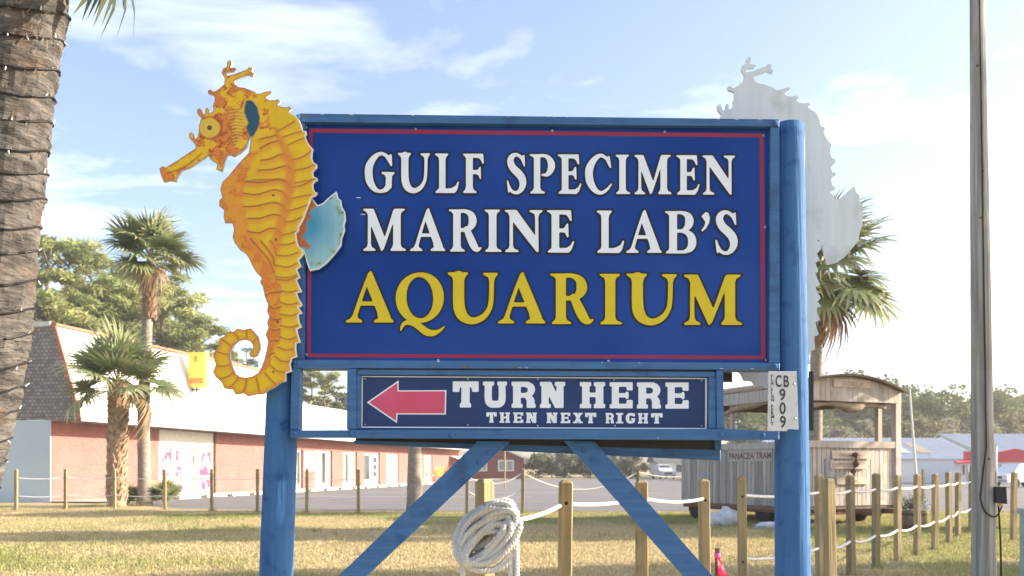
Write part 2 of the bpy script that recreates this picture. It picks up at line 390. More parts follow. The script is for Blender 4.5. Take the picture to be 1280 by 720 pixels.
# ---------------------------------------------------------------- ground, car park, kerbs
def ground_mat():
    m = bpy.data.materials.new('ground'); m.use_nodes = True; nt = m.node_tree; nd = nt.nodes; L = nt.links.new; b = nd['Principled BSDF']
    g = nd.new('ShaderNodeNewGeometry')
    def noise(s, det, lo, hi, c0, c1):
        n = nd.new('ShaderNodeTexNoise'); n.inputs['Scale'].default_value = s; n.inputs['Detail'].default_value = det; n.inputs['Roughness'].default_value = .65
        L(g.outputs['Position'], n.inputs['Vector']); r = nd.new('ShaderNodeValToRGB'); e = r.color_ramp.elements
        e[0].position = lo; e[1].position = hi; e[0].color = (*c0, 1); e[1].color = (*c1, 1); L(n.outputs[0], r.inputs[0]); return r.outputs[0]
    a = noise(9, 8, .35, .68, (.34, .27, .155), (.52, .425, .25))
    gr = noise(14, 6, .3, .7, (.13, .14, .045), (.24, .235, .085))
    f = noise(.16, 5, .47, .66, (0, 0, 0), (1, 1, 1))
    mx = nd.new('ShaderNodeMix'); mx.data_type = 'RGBA'; L(f, mx.inputs[0]); L(a, mx.inputs[6]); L(gr, mx.inputs[7]); L(mx.outputs[2], b.inputs['Base Color'])
    b.inputs['Roughness'].default_value = 1; b.inputs['Specular IOR Level'].default_value = .1
    n = nd.new('ShaderNodeTexNoise'); n.inputs['Scale'].default_value = 30; n.inputs['Detail'].default_value = 5; L(g.outputs['Position'], n.inputs['Vector'])
    bp = nd.new('ShaderNodeBump'); bp.inputs['Strength'].default_value = .8; bp.inputs['Distance'].default_value = .04; L(n.outputs[0], bp.inputs['Height']); L(bp.outputs[0], b.inputs['Normal'])
    MATS['ground'] = m
ground_mat()
mat('asphalt', (.125, .12, .12), .9, (.175, .17, .17), (.35, .9, 1), 8, .3, .7, bump=.3, bscale=(20, 20, 20), dirt=(.19, .18, .175), dscale=.12, coords='Object')
mat('paint_line', (.55, .54, .50), .8, (.40, .39, .37), (4, 4, 4), 5)
mat('sand', (.42, .40, .36), 1., (.34, .30, .22), (6, 6, 6), 6)
def sheet(name, pts, z, m, kind='structure'):
    o = MB().add([(x, y, z) for x, y in pts], [tuple(range(len(pts)))]).build(name, m); o['kind'] = kind; return o
gmb = MB(); N = 60
sheet('ground', [(-900, -200), (900, -200), (900, 1500), (-900, 1500)], 0, 'ground')
# building frame: corner K, u along the wall, outwards to the right
K = Vector((gx(65, 37), 37, 0)); BU = math.atan2(1, .2145)          # wall heading
u = Vector((math.cos(BU), math.sin(BU), 0)); nrm = Vector((u.y, -u.x, 0))
def bw(t, o): p = K + u * t + nrm * o; return (p.x, p.y)
def t_of(x):
    a = (x - CX) / F; return (37 * a + 19.3) / (.2145 - a) / .978
car = sheet('car_park', [(-11.5, 31.2), (-3, 29.6), (8, 29.3), (30, 29.8), (70, 31), (70, 118), (5, 118), bw(80, 2.6), bw(1.5, 2.6), (-15.6, 35)], .004, 'asphalt')
sheet('pavement', [bw(-.3, .02), bw(-.3, 2.5), bw(80, 2.5), bw(80, .02)], .06, 'concrete')
for k, (y0, y1, x0, x1) in enumerate(((44.5, 44.75, -12, 1), (52, 52.2, -9.5, 9))):
    sheet('painted_line', [(x0, y0), (x1, y0 - .8), (x1, y1 - .8), (x0, y1)], .008, 'paint_line')
sheet('sand_patch', [(3.0, 11.0), (4.2, 11.4), (5.6, 12.4), (6.6, 13.9), (6.2, 14.0), (5.0, 13.0), (3.6, 12.0), (2.9, 11.3)], .006, 'sand')
sheet('verge_path', [(1.2, 25.6), (5, 25.9), (5, 26.4), (1.2, 26.1)], .006, 'sand')

# wheel stops in front of the shops
ws = MB().add([(-.9, -.09, 0), (.9, -.09, 0), (.9, .09, 0), (-.9, .09, 0), (-.84, -.05, .14), (.84, -.05, .14), (.84, .05, .14), (-.84, .05, .14)],
              [(0, 3, 2, 1), (4, 5, 6, 7), (0, 1, 5, 4), (1, 2, 6, 5), (2, 3, 7, 6), (3, 0, 4, 7)]).mesh('wheel_stop', 'stop_concrete')
for k in range(21):
    t = 5.4 + k * 2.35; p = bw(t, 3.0)
    o = inst(ws, 'wheel_stop', None, (p[0], p[1], .006), (0, 0, BU + random.uniform(-.03, .03)))
    nth = ('nearest', 'second', 'third', 'fourth', 'fifth', 'sixth', 'seventh', 'eighth', 'ninth', 'tenth', 'eleventh', 'twelfth', 'thirteenth', 'fourteenth', 'fifteenth', 'sixteenth', 'seventeenth', 'eighteenth', 'nineteenth', 'twentieth', 'farthest')[k]
    tag(o, f'{nth} concrete wheel stop along the brick shops' if k in (0, 20) else f'{nth} concrete wheel stop from the near end of the brick shops', 'wheel stop', 'wheel stops before the shops')

# ---------------------------------------------------------------- grass: short dry lawn
def lawn():
    n = 330000
    X = RNG.uniform(-19, 17, n * 2); Y = 10.8 + (RNG.random(n * 2) ** 1.25) * 20
    ok = (np.abs(X) < Y * .62 + .5) & ((Y < 29.2) | (X < -12))
    X, Y = X[ok][:n], Y[ok][:n]; n = len(X)
    g = np.clip((fbm(X * .22 + 9, Y * .3 + 3, 5, 4) - .47) * 4.5, 0, 1); g = np.maximum(g, np.clip((X - 3.5) * .25, 0, .75) * (vnoise(X * .9, Y * .9, 4) > .3))
    g = np.clip(g + RNG.normal(0, .22, n), 0, 1)
    dry = np.array([.58, .48, .285]); green = np.array([.32, .34, .13])
    c = dry[None] * (1 - g[:, None]) + green[None] * g[:, None]; c *= RNG.uniform(.78, 1.2, n)[:, None]
    h = RNG.uniform(.018, .045, n) * (1 + .7 * g) ; w = RNG.uniform(.008, .016, n); a = RNG.uniform(0, 2 * np.pi, n); lx = RNG.normal(0, .03, n); ly = RNG.normal(0, .03, n)
    v = np.zeros((n, 3, 3)); v[:, 0] = np.stack([X - w * np.cos(a), Y - w * np.sin(a), np.zeros(n)], 1); v[:, 1] = np.stack([X + w * np.cos(a), Y + w * np.sin(a), np.zeros(n)], 1)
    v[:, 2] = np.stack([X + lx, Y + ly, h], 1)
    me = bpy.data.meshes.new('grass'); me.vertices.add(n * 3); me.vertices.foreach_set('co', v.ravel()); me.loops.add(n * 3); me.loops.foreach_set('vertex_index', np.arange(n * 3))
    me.polygons.add(n); me.polygons.foreach_set('loop_start', np.arange(n) * 3); me.polygons.foreach_set('loop_total', np.full(n, 3)); me.update()
    at = me.color_attributes.new('Col', 'FLOAT_COLOR', 'POINT'); at.data.foreach_set('color', np.repeat(np.concatenate([c, np.ones((n, 1))], 1), 3, axis=0).astype(np.float32).ravel())
    me.materials.append(attr_mat('grass_blades', .9, .35, spec=.1)); o = bpy.data.objects.new('grass', me); COL.objects.link(o)
    tag(o, 'short dry lawn of tan and green grass', 'grass', kind='stuff')
lawn()

# ---------------------------------------------------------------- the painted roadside sign
DS = 4.68; Q = DS / F
def S(x, y): return ((x - CX) * Q, CAM_H + (HY - y) * Q)             # picture-plane metres at the sign
sign = thing('roadside_sign', (S(660, 0)[0], DS, 0), 'tall blue wooden aquarium sign on two round posts with a turn-here board below', 'sign')
SO = tuple(sign.location)
def plank(pts, y0, y1, name='frame_board', m='blue_paint', r=.004, parent=sign):
    pts = [S(*p) for p in pts]                                       # clockwise in the picture -> counter-clockwise in (x,z)
    return MB().quadprism(list(reversed(pts)), y0, y1, r).build(name, m, parent, SO)
def post(px, label=None):
    path, rad = [], []
    for (y, xc, w) in px:
        x, z = S(xc, y); path.append((x, DS + .06, z)); rad.append(w / 2 * Q)
    x1, z1 = S(px[-1][1], px[-1][0]); x0, z0 = S(px[0][1], px[0][0]); k = (z1 + .3) / (z0 - z1)
    path.append((x1 + (x1 - x0) * k, DS + .06, -.3)); rad.append(rad[-1] * 1.04)
    pp = []; rr = []
    for i in range(len(path) - 1):
        for j in range(14):
            f = j / 14; a, b = Vector(path[i]), Vector(path[i + 1]); pp.append(a.lerp(b, f)); rr.append((rad[i] * (1 - f) + rad[i + 1] * f) * (1 + random.uniform(-.008, .008)))
    pp.append(Vector(path[-1])); rr.append(rad[-1])
    top = pp[0]; pp = [top + Vector((0, 0, .006))] + pp; rr = [rr[0] * .93] + rr
    return MB().tube(pp, rr, 26).build('post', 'blue_post', sign, SO, smooth=True)
post([(155, 361, 39), (440, 351.5, 40), (720, 341.5, 42)])
rp = post([(152, 990.5, 37.5), (450, 993, 41), (720, 995.5, 44)])
# worn paint on the right post's top edge
x, z = S(1005, 158); wb = MB()
V = []; n = 9
for i in range(n):
    f = i / (n - 1); zz = z - f * .30; w0 = .45 - .35 * f + random.uniform(-.06, .06)
    for a in (-.55, -.55 + max(.08, w0)):
        rr = 37.8 / 2 * Q * (1 + .0012 * i) + .0015; V.append((S(990.6 + .008 * i, 0)[0] + rr * math.cos(a), DS + .06 + rr * math.sin(a), zz))
wb.add(V, [(2 * i, 2 * i + 1, 2 * i + 3, 2 * i + 2) for i in range(n - 1)]).build('bare_patch', 'post_wear', rp, SO)
FY = DS - .055                                                        # front of the frame
plank([(377, 147), (970.5, 154.3), (970.5, 163), (377, 157.3)], FY, DS + .09)                       # top rail
plank([(372.5, 157.4), (384, 157.6), (382.5, 451), (371, 451)], FY + .002, DS + .085)
plank([(959.5, 163.1), (970.4, 163.1), (971, 455), (958, 455)], FY + .002, DS + .085)
plank([(369, 451.2), (971, 455.2), (971, 463.5), (369, 461.2)], FY, DS + .085)                      # lower rail
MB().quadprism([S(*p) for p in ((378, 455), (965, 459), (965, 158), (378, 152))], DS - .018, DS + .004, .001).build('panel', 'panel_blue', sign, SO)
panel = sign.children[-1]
pan_y = DS - .0195
def strip(pts, m, name, parent, y=pan_y):
    return MB().add([(S(*p)[0], y, S(*p)[1]) for p in pts], [tuple(reversed(range(len(pts))))]).build(name, m, parent, SO)
strip([(387, 162.3), (954.2, 168.8), (953.5, 173.6), (388, 167.5)], 'sign_red', 'border_stripe', panel)
strip([(386, 442.6), (955.5, 445.2), (956, 449.6), (385, 447.2)], 'sign_red', 'border_stripe', panel)
strip([(387, 167.6), (391.6, 167.7), (389.2, 442.6), (385, 442.6)], 'sign_red', 'border_stripe', panel)
strip([(948.2, 173.6), (953.4, 173.7), (955.8, 445.2), (950.4, 445.2)], 'sign_red', 'border_stripe', panel)
scr = MB().lathe([(0, -.004), (.005, -.003), (.007, 0)], (0, 0, 0), 10, 'y').mesh('screw', 'screw', smooth=True)
for (x, y) in ((383.8, 161), (520, 163), (690, 165), (830, 166.5), (953, 171), (955, 285), (956, 451), (384, 444), (385, 300), (548, 451), (760, 452)):
    a, b = S(x, y); inst(scr, 'screw', panel, (a - SO[0], pan_y - SO[1], b - SO[2]))
# lower board: rails, stiles, panel
plank([(367.5, 461.4), (377.8, 461.4), (376.8, 538), (366, 538)], FY + .002, DS + .02)
plank([(436.3, 461.8), (447.5, 461.8), (447.5, 537.4), (435.5, 537.4)], FY + .002, DS + .05)
plank([(366, 538.2), (906, 536.6), (970.5, 540.2), (970.5, 550), (905, 550.3), (436, 547.6), (366, 547.2)], FY, DS + .02)
plank([(447.6, 463.2), (892.6, 466.2), (892.6, 472), (447.6, 469.2)], FY + .012, DS + .02)
plank([(447.6, 469.4), (452.6, 469.4), (452.2, 537), (447.6, 537)], FY + .012, DS + .02)
plank([(883.6, 472.2), (892.6, 472.2), (892.6, 536.6), (883.6, 536.6)], FY + .012, DS + .02)
plank([(892.8, 463.8), (901.2, 463.8), (902, 536.4), (893.2, 536.4)], FY + .003, DS + .06)
lower = MB().quadprism([S(*p) for p in ((450, 537), (887, 539), (887, 470), (450, 467))], DS - .016, DS + .004, .001).build('panel', 'panel_navy', sign, SO, label='navy turn-here panel with a red arrow')
for pts in (((453, 470.4), (882.8, 473), (882.8, 474.2), (453, 471.6)), ((452.4, 533.4), (882.6, 535.2), (882.6, 536.6), (452.4, 534.8)),
            ((453, 471.6), (454.4, 471.6), (453.8, 533.4), (452.4, 533.4)), ((880.6, 474.2), (882.8, 474.2), (882.6, 535.2), (880.4, 535.2))):
    strip(pts, 'letter_white', 'border_stripe', lower, DS - .0175)
ar = [(459.2, 503.3), (498.8, 475.8), (498.8, 488.3), (558.4, 488), (557.6, 518.4), (497.5, 518.3), (496.7, 529.2)]
strip(ar, 'letter_white', 'arrow_outline', lower, DS - .0172)
strip([(462.2, 503.3), (497.3, 479), (497.3, 489.8), (556.8, 489.5), (556, 516.9), (496, 516.8), (495.4, 526.2)], 'arrow_red', 'arrow', lower, DS - .0182)
for (x, y) in ((457, 474), (585, 473.8), (672, 474), (767, 475), (876, 476), (457, 531), (585, 531.5), (672, 532.5), (768, 532.2), (876, 532.5)):
    a, b = S(x, y); inst(scr, 'screw', lower, (a - SO[0], DS - .0175 - SO[1], b - SO[2]), (0, 0, 0), (.7, .7, .7))
# the face for the other direction: its unpainted back and its lower rail show below the front board
RY = DS + .17
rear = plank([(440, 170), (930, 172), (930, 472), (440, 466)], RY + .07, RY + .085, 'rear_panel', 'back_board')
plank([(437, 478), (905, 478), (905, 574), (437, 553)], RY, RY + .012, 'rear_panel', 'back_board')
plank([(436, 549.5), (909, 562), (909, 575.5), (436, 554)], RY - .03, RY - .002, 'rear_rail')
plank([(900, 466), (909.5, 466), (909.5, 561.8), (901, 561.6)], RY - .032, RY - .002, 'rear_rail')
plank([(596, 552), (637, 552), (367, 806), (340, 800)], DS + .022, DS + .06, 'brace')
plank([(706, 551), (743, 551), (985, 827), (972, 853)], DS + .021, DS + .06, 'brace')
# chipped spots where bare wood shows
for (x, y, w, h) in ((582, 460, 11, 2.6), (642, 460, 6, 2), (383, 150, 5, 4), (395, 148.2, 4, 2)):
    strip([(x - w / 2, y), (x + w / 2, y - h / 3), (x + w / 2 + 1, y + h / 2), (x - w / 2 + 1, y + h / 2)], 'dark_wood', 'chipped_paint', sign, FY - .0015)
# scuffs on the panel, bolt heads on braces and rails
for (x, y, w) in ((449, 248.5, 5), (455, 269.3, 6), (470, 262, 2)): strip([(x - w / 2, y - .5), (x + w / 2, y - .3), (x + w / 2, y + .5), (x - w / 2, y + .4)], 'letter_white', 'scuff', panel, pan_y - .0006)
blt = MB().lathe([(0, -.010), (.008, -.009), (.012, -.004), (.016, -.003), (.016, 0)], (0, 0, 0), 8, 'y').mesh('bolt', 'blue_post')
for (x, y, yy) in ((610, 566, DS + .022), (598, 577, DS + .022), (730, 563, DS + .021), (741, 575, DS + .021), (372, 543, FY), (441, 543, FY), (898, 543, FY), (950, 545, FY), (376, 456, FY), (965, 459, FY), (376, 152, FY), (965, 158.5, FY), (565, 545, FY)):
    a, b = S(x, y); inst(blt, 'bolt', sign, (a - SO[0], yy - SO[1], b - SO[2]))
rc = random.Random(12)
for k in range(34):
    x = rc.uniform(390, 955); w = rc.uniform(1.5, 6); h = rc.uniform(.7, 2.0); f = (x - 377) / 593
    y = rc.choice((147.8 + 7.3 * f, 460.0 + 2.3 * f, 547.0 + 1.5 * f if 450 < x < 890 else 460.2 + 2.3 * f, 452.2 + 4 * f))
    pts = [(x - w / 2, y + rc.uniform(-.3, .3)), (x - w / 5, y - h * .5), (x + w / 4, y - h * .35), (x + w / 2, y + rc.uniform(-.2, .3)), (x + w / 6, y + h * .45), (x - w / 3, y + h * .3)]
    strip(pts, rc.choice(('dark_wood', 'dark_wood', 'old_wood', 'post_wear')), 'chipped_paint', sign, FY - .0012)

# ---------------------------------------------------------------- lettering
def serif(x0, x1, y, d, a, b):      # slab serif with a bracket; d=+1 top serif, -1 foot; a,b stem edges
    return [(x0, y), (x1, y), (x1 - 1, y + 14 * d), (b + 8, y + 34 * d), (b, y + 62 * d), (a, y + 62 * d), (a - 8, y + 34 * d), (x0 + 1, y + 14 * d)]
def rect(a, b, c, d): return [(a, b), (c, b), (c, d), (a, d)]
SER = {}   # name: (width, height, polygons, paths)
SER['G'] = (292, 392, [[(243, 18), (262, 8), (268, 125), (258, 135), (248, 120), (195, 32)], [(163, 188), (292, 190), (288, 207), (266, 230), (262, 345), (215, 388), (150, 397), (160, 375), (202, 335), (206, 242), (192, 216), (165, 205)]],
            [[(225, 50, 15), (200, 20, 17), (148, 6, 18), (88, 50, 28), (45, 125, 37), (37, 198, 38), (48, 278, 37), (88, 350, 27), (140, 380, 17), (190, 370, 20), (232, 330, 28)]])
SER['U'] = (320, 392, [serif(0, 130, -4, 1, 35, 105), serif(225, 320, 0, 1, 265, 296)],
            [[(70, 20, 35), (70, 220, 36), (80, 300, 37), (108, 350, 33), (160, 372, 26), (215, 350, 22), (255, 300, 17), (276, 220, 15), (281, 20, 15)]])
SER['L'] = (237, 392, [serif(0, 130, 0, 1, 40, 103), rect(40, 40, 103, 360), [(5, 378), (5, 392), (195, 394), (220, 362), (238, 285), (228, 275), (205, 320), (160, 345), (103, 350), (90, 330), (45, 330), (35, 352)]], [])
SER['F'] = (212, 392, [rect(30, 0, 100, 360), serif(2, 138, 392, -1, 30, 100), [(0, 0), (205, 0), (212, 95), (200, 105), (185, 70), (165, 45), (90, 38), (30, 45), (22, 28), (2, 14)], [(90, 165), (150, 160), (170, 130), (180, 126), (183, 250), (172, 255), (158, 215), (140, 205), (90, 202)]], [])
SER['S'] = (192, 388, [[(152, 18), (176, 5), (182, 120), (172, 126), (140, 48)], [(0, 262), (12, 258), (40, 340), (22, 388), (12, 372)]],
            [[(165, 80, 9), (140, 32, 15), (95, 6, 17), (52, 26, 26), (36, 75, 32), (62, 138, 36), (110, 185, 38), (150, 238, 37), (160, 300, 32), (138, 355, 24), (95, 382, 16), (45, 362, 15), (15, 300, 9)]])
SER['P'] = (250, 388, [rect(42, 0, 104, 360), serif(5, 150, 388, -1, 42, 104), [(0, 0), (120, 0), (120, 30), (60, 40), (42, 40), (25, 22), (0, 14)]],
            [[(80, 15, 15), (150, 16, 17), (195, 50, 27), (215, 105, 35), (205, 160, 31), (172, 200, 20), (122, 205, 8)]])
SER['E'] = (237, 390, [rect(40, 0, 106, 380), [(0, 0), (208, 0), (215, 95), (203, 103), (185, 65), (165, 42), (100, 38), (40, 45), (26, 25), (0, 13)], [(100, 172), (150, 165), (170, 125), (184, 122), (188, 250), (175, 252), (160, 215), (145, 205), (100, 205)],
                       [(8, 378), (8, 391), (190, 393), (215, 360), (237, 290), (226, 284), (205, 325), (170, 348), (106, 350), (90, 335), (45, 335), (35, 355)]], [])
SER['C'] = (265, 388, [[(215, 24), (240, 12), (258, 130), (245, 136), (200, 50)]],
            [[(225, 65, 13), (205, 34, 16), (150, 8, 18), (90, 50, 28), (47, 125, 37), (38, 195, 38), (50, 270, 37), (92, 345, 28), (150, 378, 18), (210, 350, 14), (260, 290, 6)]])
SER['I'] = (168, 425, [rect(42, 20, 117, 405), serif(0, 152, 0, 1, 42, 117), serif(5, 168, 425, -1, 42, 117)], [])
SER['M'] = (368, 388, [[(0, 0), (88, 0), (185, 262), (163, 392), (155, 388), (62, 140), (40, 60), (26, 28), (0, 14)], serif(0, 105, 388, -1, 38, 66), rect(258, 20, 323, 370), serif(235, 368, 388, -1, 258, 323), [(270, 0), (360, 0), (358, 13), (330, 32), (323, 60), (258, 60)]],
            [[(52, 60, 12), (52, 360, 14)], [(166, 368, 11), (275, 20, 17)]])
SER['N'] = (322, 392, [[(0, 0), (100, 0), (262, 245), (290, 392), (272, 392), (66, 104), (40, 60), (28, 28), (0, 13)], serif(3, 118, 392, -1, 41, 70), serif(210, 322, 2, 1, 258, 287)],
            [[(55, 70, 14), (55, 360, 15)], [(272, 30, 14), (274, 370, 14)]])
SER['A'] = (348, 425, [[(174, -10), (186, -10), (325, 375), (318, 410), (240, 410), (240, 372), (158, 135)], rect(95, 246, 215, 280), [(0, 422), (122, 422), (118, 404), (88, 385), (84, 350), (58, 345), (38, 385), (2, 408)], [(203, 422), (348, 422), (344, 405), (312, 372), (300, 340), (228, 345), (236, 385), (206, 405)]],
            [[(174, 15, 13), (120, 180, 14), (66, 370, 17)]])
SER['R'] = (326, 425, [rect(43, 0, 118, 400), serif(12, 160, 425, -1, 43, 118), [(0, 0), (120, 0), (120, 34), (60, 45), (43, 45), (26, 25), (0, 14)]],
            [[(90, 18, 18), (165, 18, 19), (220, 52, 31), (238, 110, 40), (225, 165, 34), (180, 202, 22), (110, 208, 17)], [(178, 200, 30), (222, 305, 38), (258, 380, 35), (288, 406, 20), (320, 388, 8)]])
SER['B'] = (310, 428, [rect(40, 0, 118, 428), [(0, 0), (120, 0), (120, 32), (60, 45), (40, 45), (24, 25), (0, 14)], [(8, 428), (8, 414), (32, 395), (42, 370), (120, 395), (120, 428)]],
            [[(80, 16, 16), (165, 16, 17), (225, 48, 33), (240, 105, 42), (222, 160, 32), (170, 197, 16), (90, 197, 16)], [(90, 200, 16), (185, 205, 18), (250, 245, 34), (268, 312, 41), (250, 375, 34), (185, 411, 17), (60, 412, 16)]])
SER["'"] = (92, 428, [[(50, 5), (75, 18), (90, 65), (82, 118), (52, 172), (12, 207), (4, 192), (34, 150), (45, 110), (22, 72), (4, 50)]], [])
th = np.linspace(0, 2 * np.pi, 41)
SER['Q'] = (440, 458, [], [[(214 + 166 * math.cos(a), 228 + 207 * math.sin(a), 20 + 28 * abs(math.cos(a + .12)) ** 1.6) for a in th],
            [(45, 525, 6), (55, 490, 13), (88, 455, 19), (150, 458, 24), (210, 490, 30), (270, 535, 33), (330, 548, 27), (390, 525, 14), (432, 490, 6)]])
SLB = {}
SLB['T'] = (258, 260, [[(0, 0), (258, 0), (258, 105), (194, 105), (186, 62), (170, 55), (168, 210), (182, 225), (182, 260), (70, 260), (70, 225), (85, 210), (87, 55), (72, 62), (64, 105), (0, 105)]], [])
SLB['U'] = (240, 262, [rect(0, 0, 112, 40), rect(143, 0, 240, 40)], [[(54, 36, 36), (54, 180, 36), (78, 222, 36), (120, 228, 35), (166, 222, 35), (190, 180, 35), (190, 36, 34)]])
SLB['R'] = (240, 260, [rect(15, 0, 92, 260), rect(0, 0, 100, 42), rect(0, 220, 110, 260), rect(88, 0, 175, 52), rect(150, 190, 228, 260), rect(150, 222, 240, 260), rect(88, 112, 160, 160)],
            [[(150, 27, 27), (188, 50, 34), (197, 85, 36), (178, 122, 30), (140, 136, 25)], [(160, 150, 28), (190, 185, 37), (190, 225, 37)]])
SLB['N'] = (252, 260, [rect(15, 0, 88, 260), rect(0, 0, 90, 42), rect(0, 220, 108, 260), [(22, 0), (112, 0), (236, 260), (150, 260)], rect(165, 0, 236, 260), rect(148, 0, 252, 42)], [])
SLB['H'] = (250, 260, [rect(22, 0, 96, 260), rect(156, 0, 232, 260), rect(0, 0, 112, 42), rect(138, 0, 250, 42), rect(0, 218, 112, 260), rect(138, 218, 250, 260), rect(90, 105, 160, 150)], [])
SLB['E'] = (230, 260, [rect(22, 0, 92, 260), rect(0, 0, 100, 42), rect(0, 218, 100, 260), rect(80, 0, 230, 46), rect(80, 214, 230, 260), [(165, 40), (230, 40), (230, 82), (172, 82)], [(165, 220), (230, 220), (230, 176), (172, 176)], rect(90, 108, 190, 152), [(160, 95), (186, 95), (186, 166), (160, 166)]], [])
SLB['X'] = (240, 260, [[(20, 0), (100, 0), (222, 260), (140, 260)], [(142, 0), (220, 0), (98, 260), (18, 260)], rect(5, 0, 108, 40), rect(134, 0, 235, 40), rect(0, 220, 104, 260), rect(134, 220, 240, 260)], [])
SLB['I'] = (150, 260, [rect(36, 0, 114, 260), rect(0, 0, 150, 42), rect(0, 218, 150, 260)], [])
SLB['G'] = (240, 260, [rect(132, 128, 240, 168), rect(168, 128, 226, 235), rect(178, 8, 232, 84)], [[(200, 55, 26), (165, 34, 32), (118, 32, 33), (66, 56, 40), (44, 130, 42), (66, 204, 40), (118, 228, 33), (180, 216, 34)]])
GLYPH = {}
def glyph(tab, ch, grow, step=6.0, blur=1):
    k = (id(tab), ch, grow)
    if k in GLYPH: return GLYPH[k]
    w, h, polys, paths = tab[ch]; pad = grow + 26; bot = 200 if ch == 'Q' else 30
    xs = np.arange(-pad, w + pad + step, step); ys = np.arange(-pad, h + bot + pad + step, step); X, Y = np.meshgrid(xs, ys); D = np.full(X.shape, 1e9)
    for p in polys: D = np.minimum(D, sd_poly(X, Y, p))
    for p in paths: D = np.minimum(D, sd_path(X, Y, spline(p, 5)))
    for _ in range(blur):
        E = np.pad(D, 1, mode='edge'); D = (E[1:-1, 1:-1] * 4 + E[:-2, 1:-1] + E[2:, 1:-1] + E[1:-1, :-2] + E[1:-1, 2:]) / 8
    GLYPH[k] = fill_cells(X, Y, D - grow); return GLYPH[k]
def letter(tab, ch, x0, x1, yt, yb, m, y, parent, outline=0, om='letter_black', oy=0.):
    w, h = tab[ch][:2]; sx = (x1 - x0) / w; sy = (yb - yt) / h; o = None
    for grow, mm, yy, nm in ((0, m, y, 'letter'), (outline, om, y + oy, 'letter_outline')):
        if nm == 'letter_outline' and not outline: break
        V, Fc = glyph(tab, ch, grow)
        mb = MB().add([(S(x0 + a * sx, 0)[0], yy, S(0, yt + b * sy)[1]) for a, b in V], [tuple(reversed(f)) for f in Fc])
        o = mb.build(nm, mm, parent, SO)
LY = pan_y - .0022
def line(tab, items, x_ref, yt0, yt1, yb0, yb1, m, y, parent, outline):
    xa, xb = x_ref
    for ch, x0, x1 in items:
        f = ((x0 + x1) / 2 - xa) / (xb - xa); letter(tab, ch, x0, x1, yt0 + (yt1 - yt0) * f, yb0 + (yb1 - yb0) * f, m, y, parent, outline, oy=.0012)
line(SER, [('G', 457, 494), ('U', 498, 538), ('L', 544.3, 574), ('F', 579, 605), ('S', 633.5, 657.5), ('P', 662, 693.5), ('E', 697, 726.5), ('C', 731, 764.5), ('I', 769, 787), ('M', 792.5, 838.5), ('E', 844.5, 873.5), ('N', 877, 917.5)],
     (457, 917), 193, 196.2, 242, 245, 'letter_white', LY, panel, 19)
line(SER, [('M', 455, 508), ('A', 513, 557), ('R', 561.5, 602), ('I', 606, 627), ('N', 631, 678), ('E', 683.5, 717.5), ('L', 745.5, 779.5), ('A', 782, 826.5), ('B', 830.5, 869.5), ("'", 875, 886.5), ('S', 893, 920.5)],
     (455, 920), 262.2, 266, 314.6, 318.6, 'letter_white', LY, panel, 19)
line(SER, [('A', 433, 493), ('Q', 495.3, 557), ('U', 560, 622.5), ('A', 622.2, 681.7), ('R', 687.5, 741.5), ('I', 749, 777), ('U', 782.5, 845), ('M', 854, 926.5)],
     (433, 926), 341, 344.6, 404.2, 407.2, 'letter_yellow', LY, panel, 13)
line(SLB, [('T', 566.2, 598.5), ('U', 603.8, 633.8), ('R', 639.4, 669.5), ('N', 674.8, 706.2), ('H', 724.5, 756), ('E', 761.5, 790.3), ('R', 795.5, 825.5), ('E', 831, 860)],
     (566, 860), 477, 478.6, 509.6, 511.2, 'letter_white', DS - .018, lower, 0)
line(SLB, [('T', 608, 621), ('H', 624.5, 637.5), ('E', 641.5, 654), ('N', 657.5, 671), ('N', 683, 696.5), ('E', 700.5, 712.5), ('X', 716, 728.2), ('T', 731, 745), ('R', 756.5, 767), ('I', 769.5, 778.5), ('G', 781.5, 793.5), ('H', 796.8, 809.5), ('T', 813.2, 827.5)],
     (608, 827), 515.6, 516.8, 528.6, 529.8, 'letter_white', DS - .018, lower, 0)

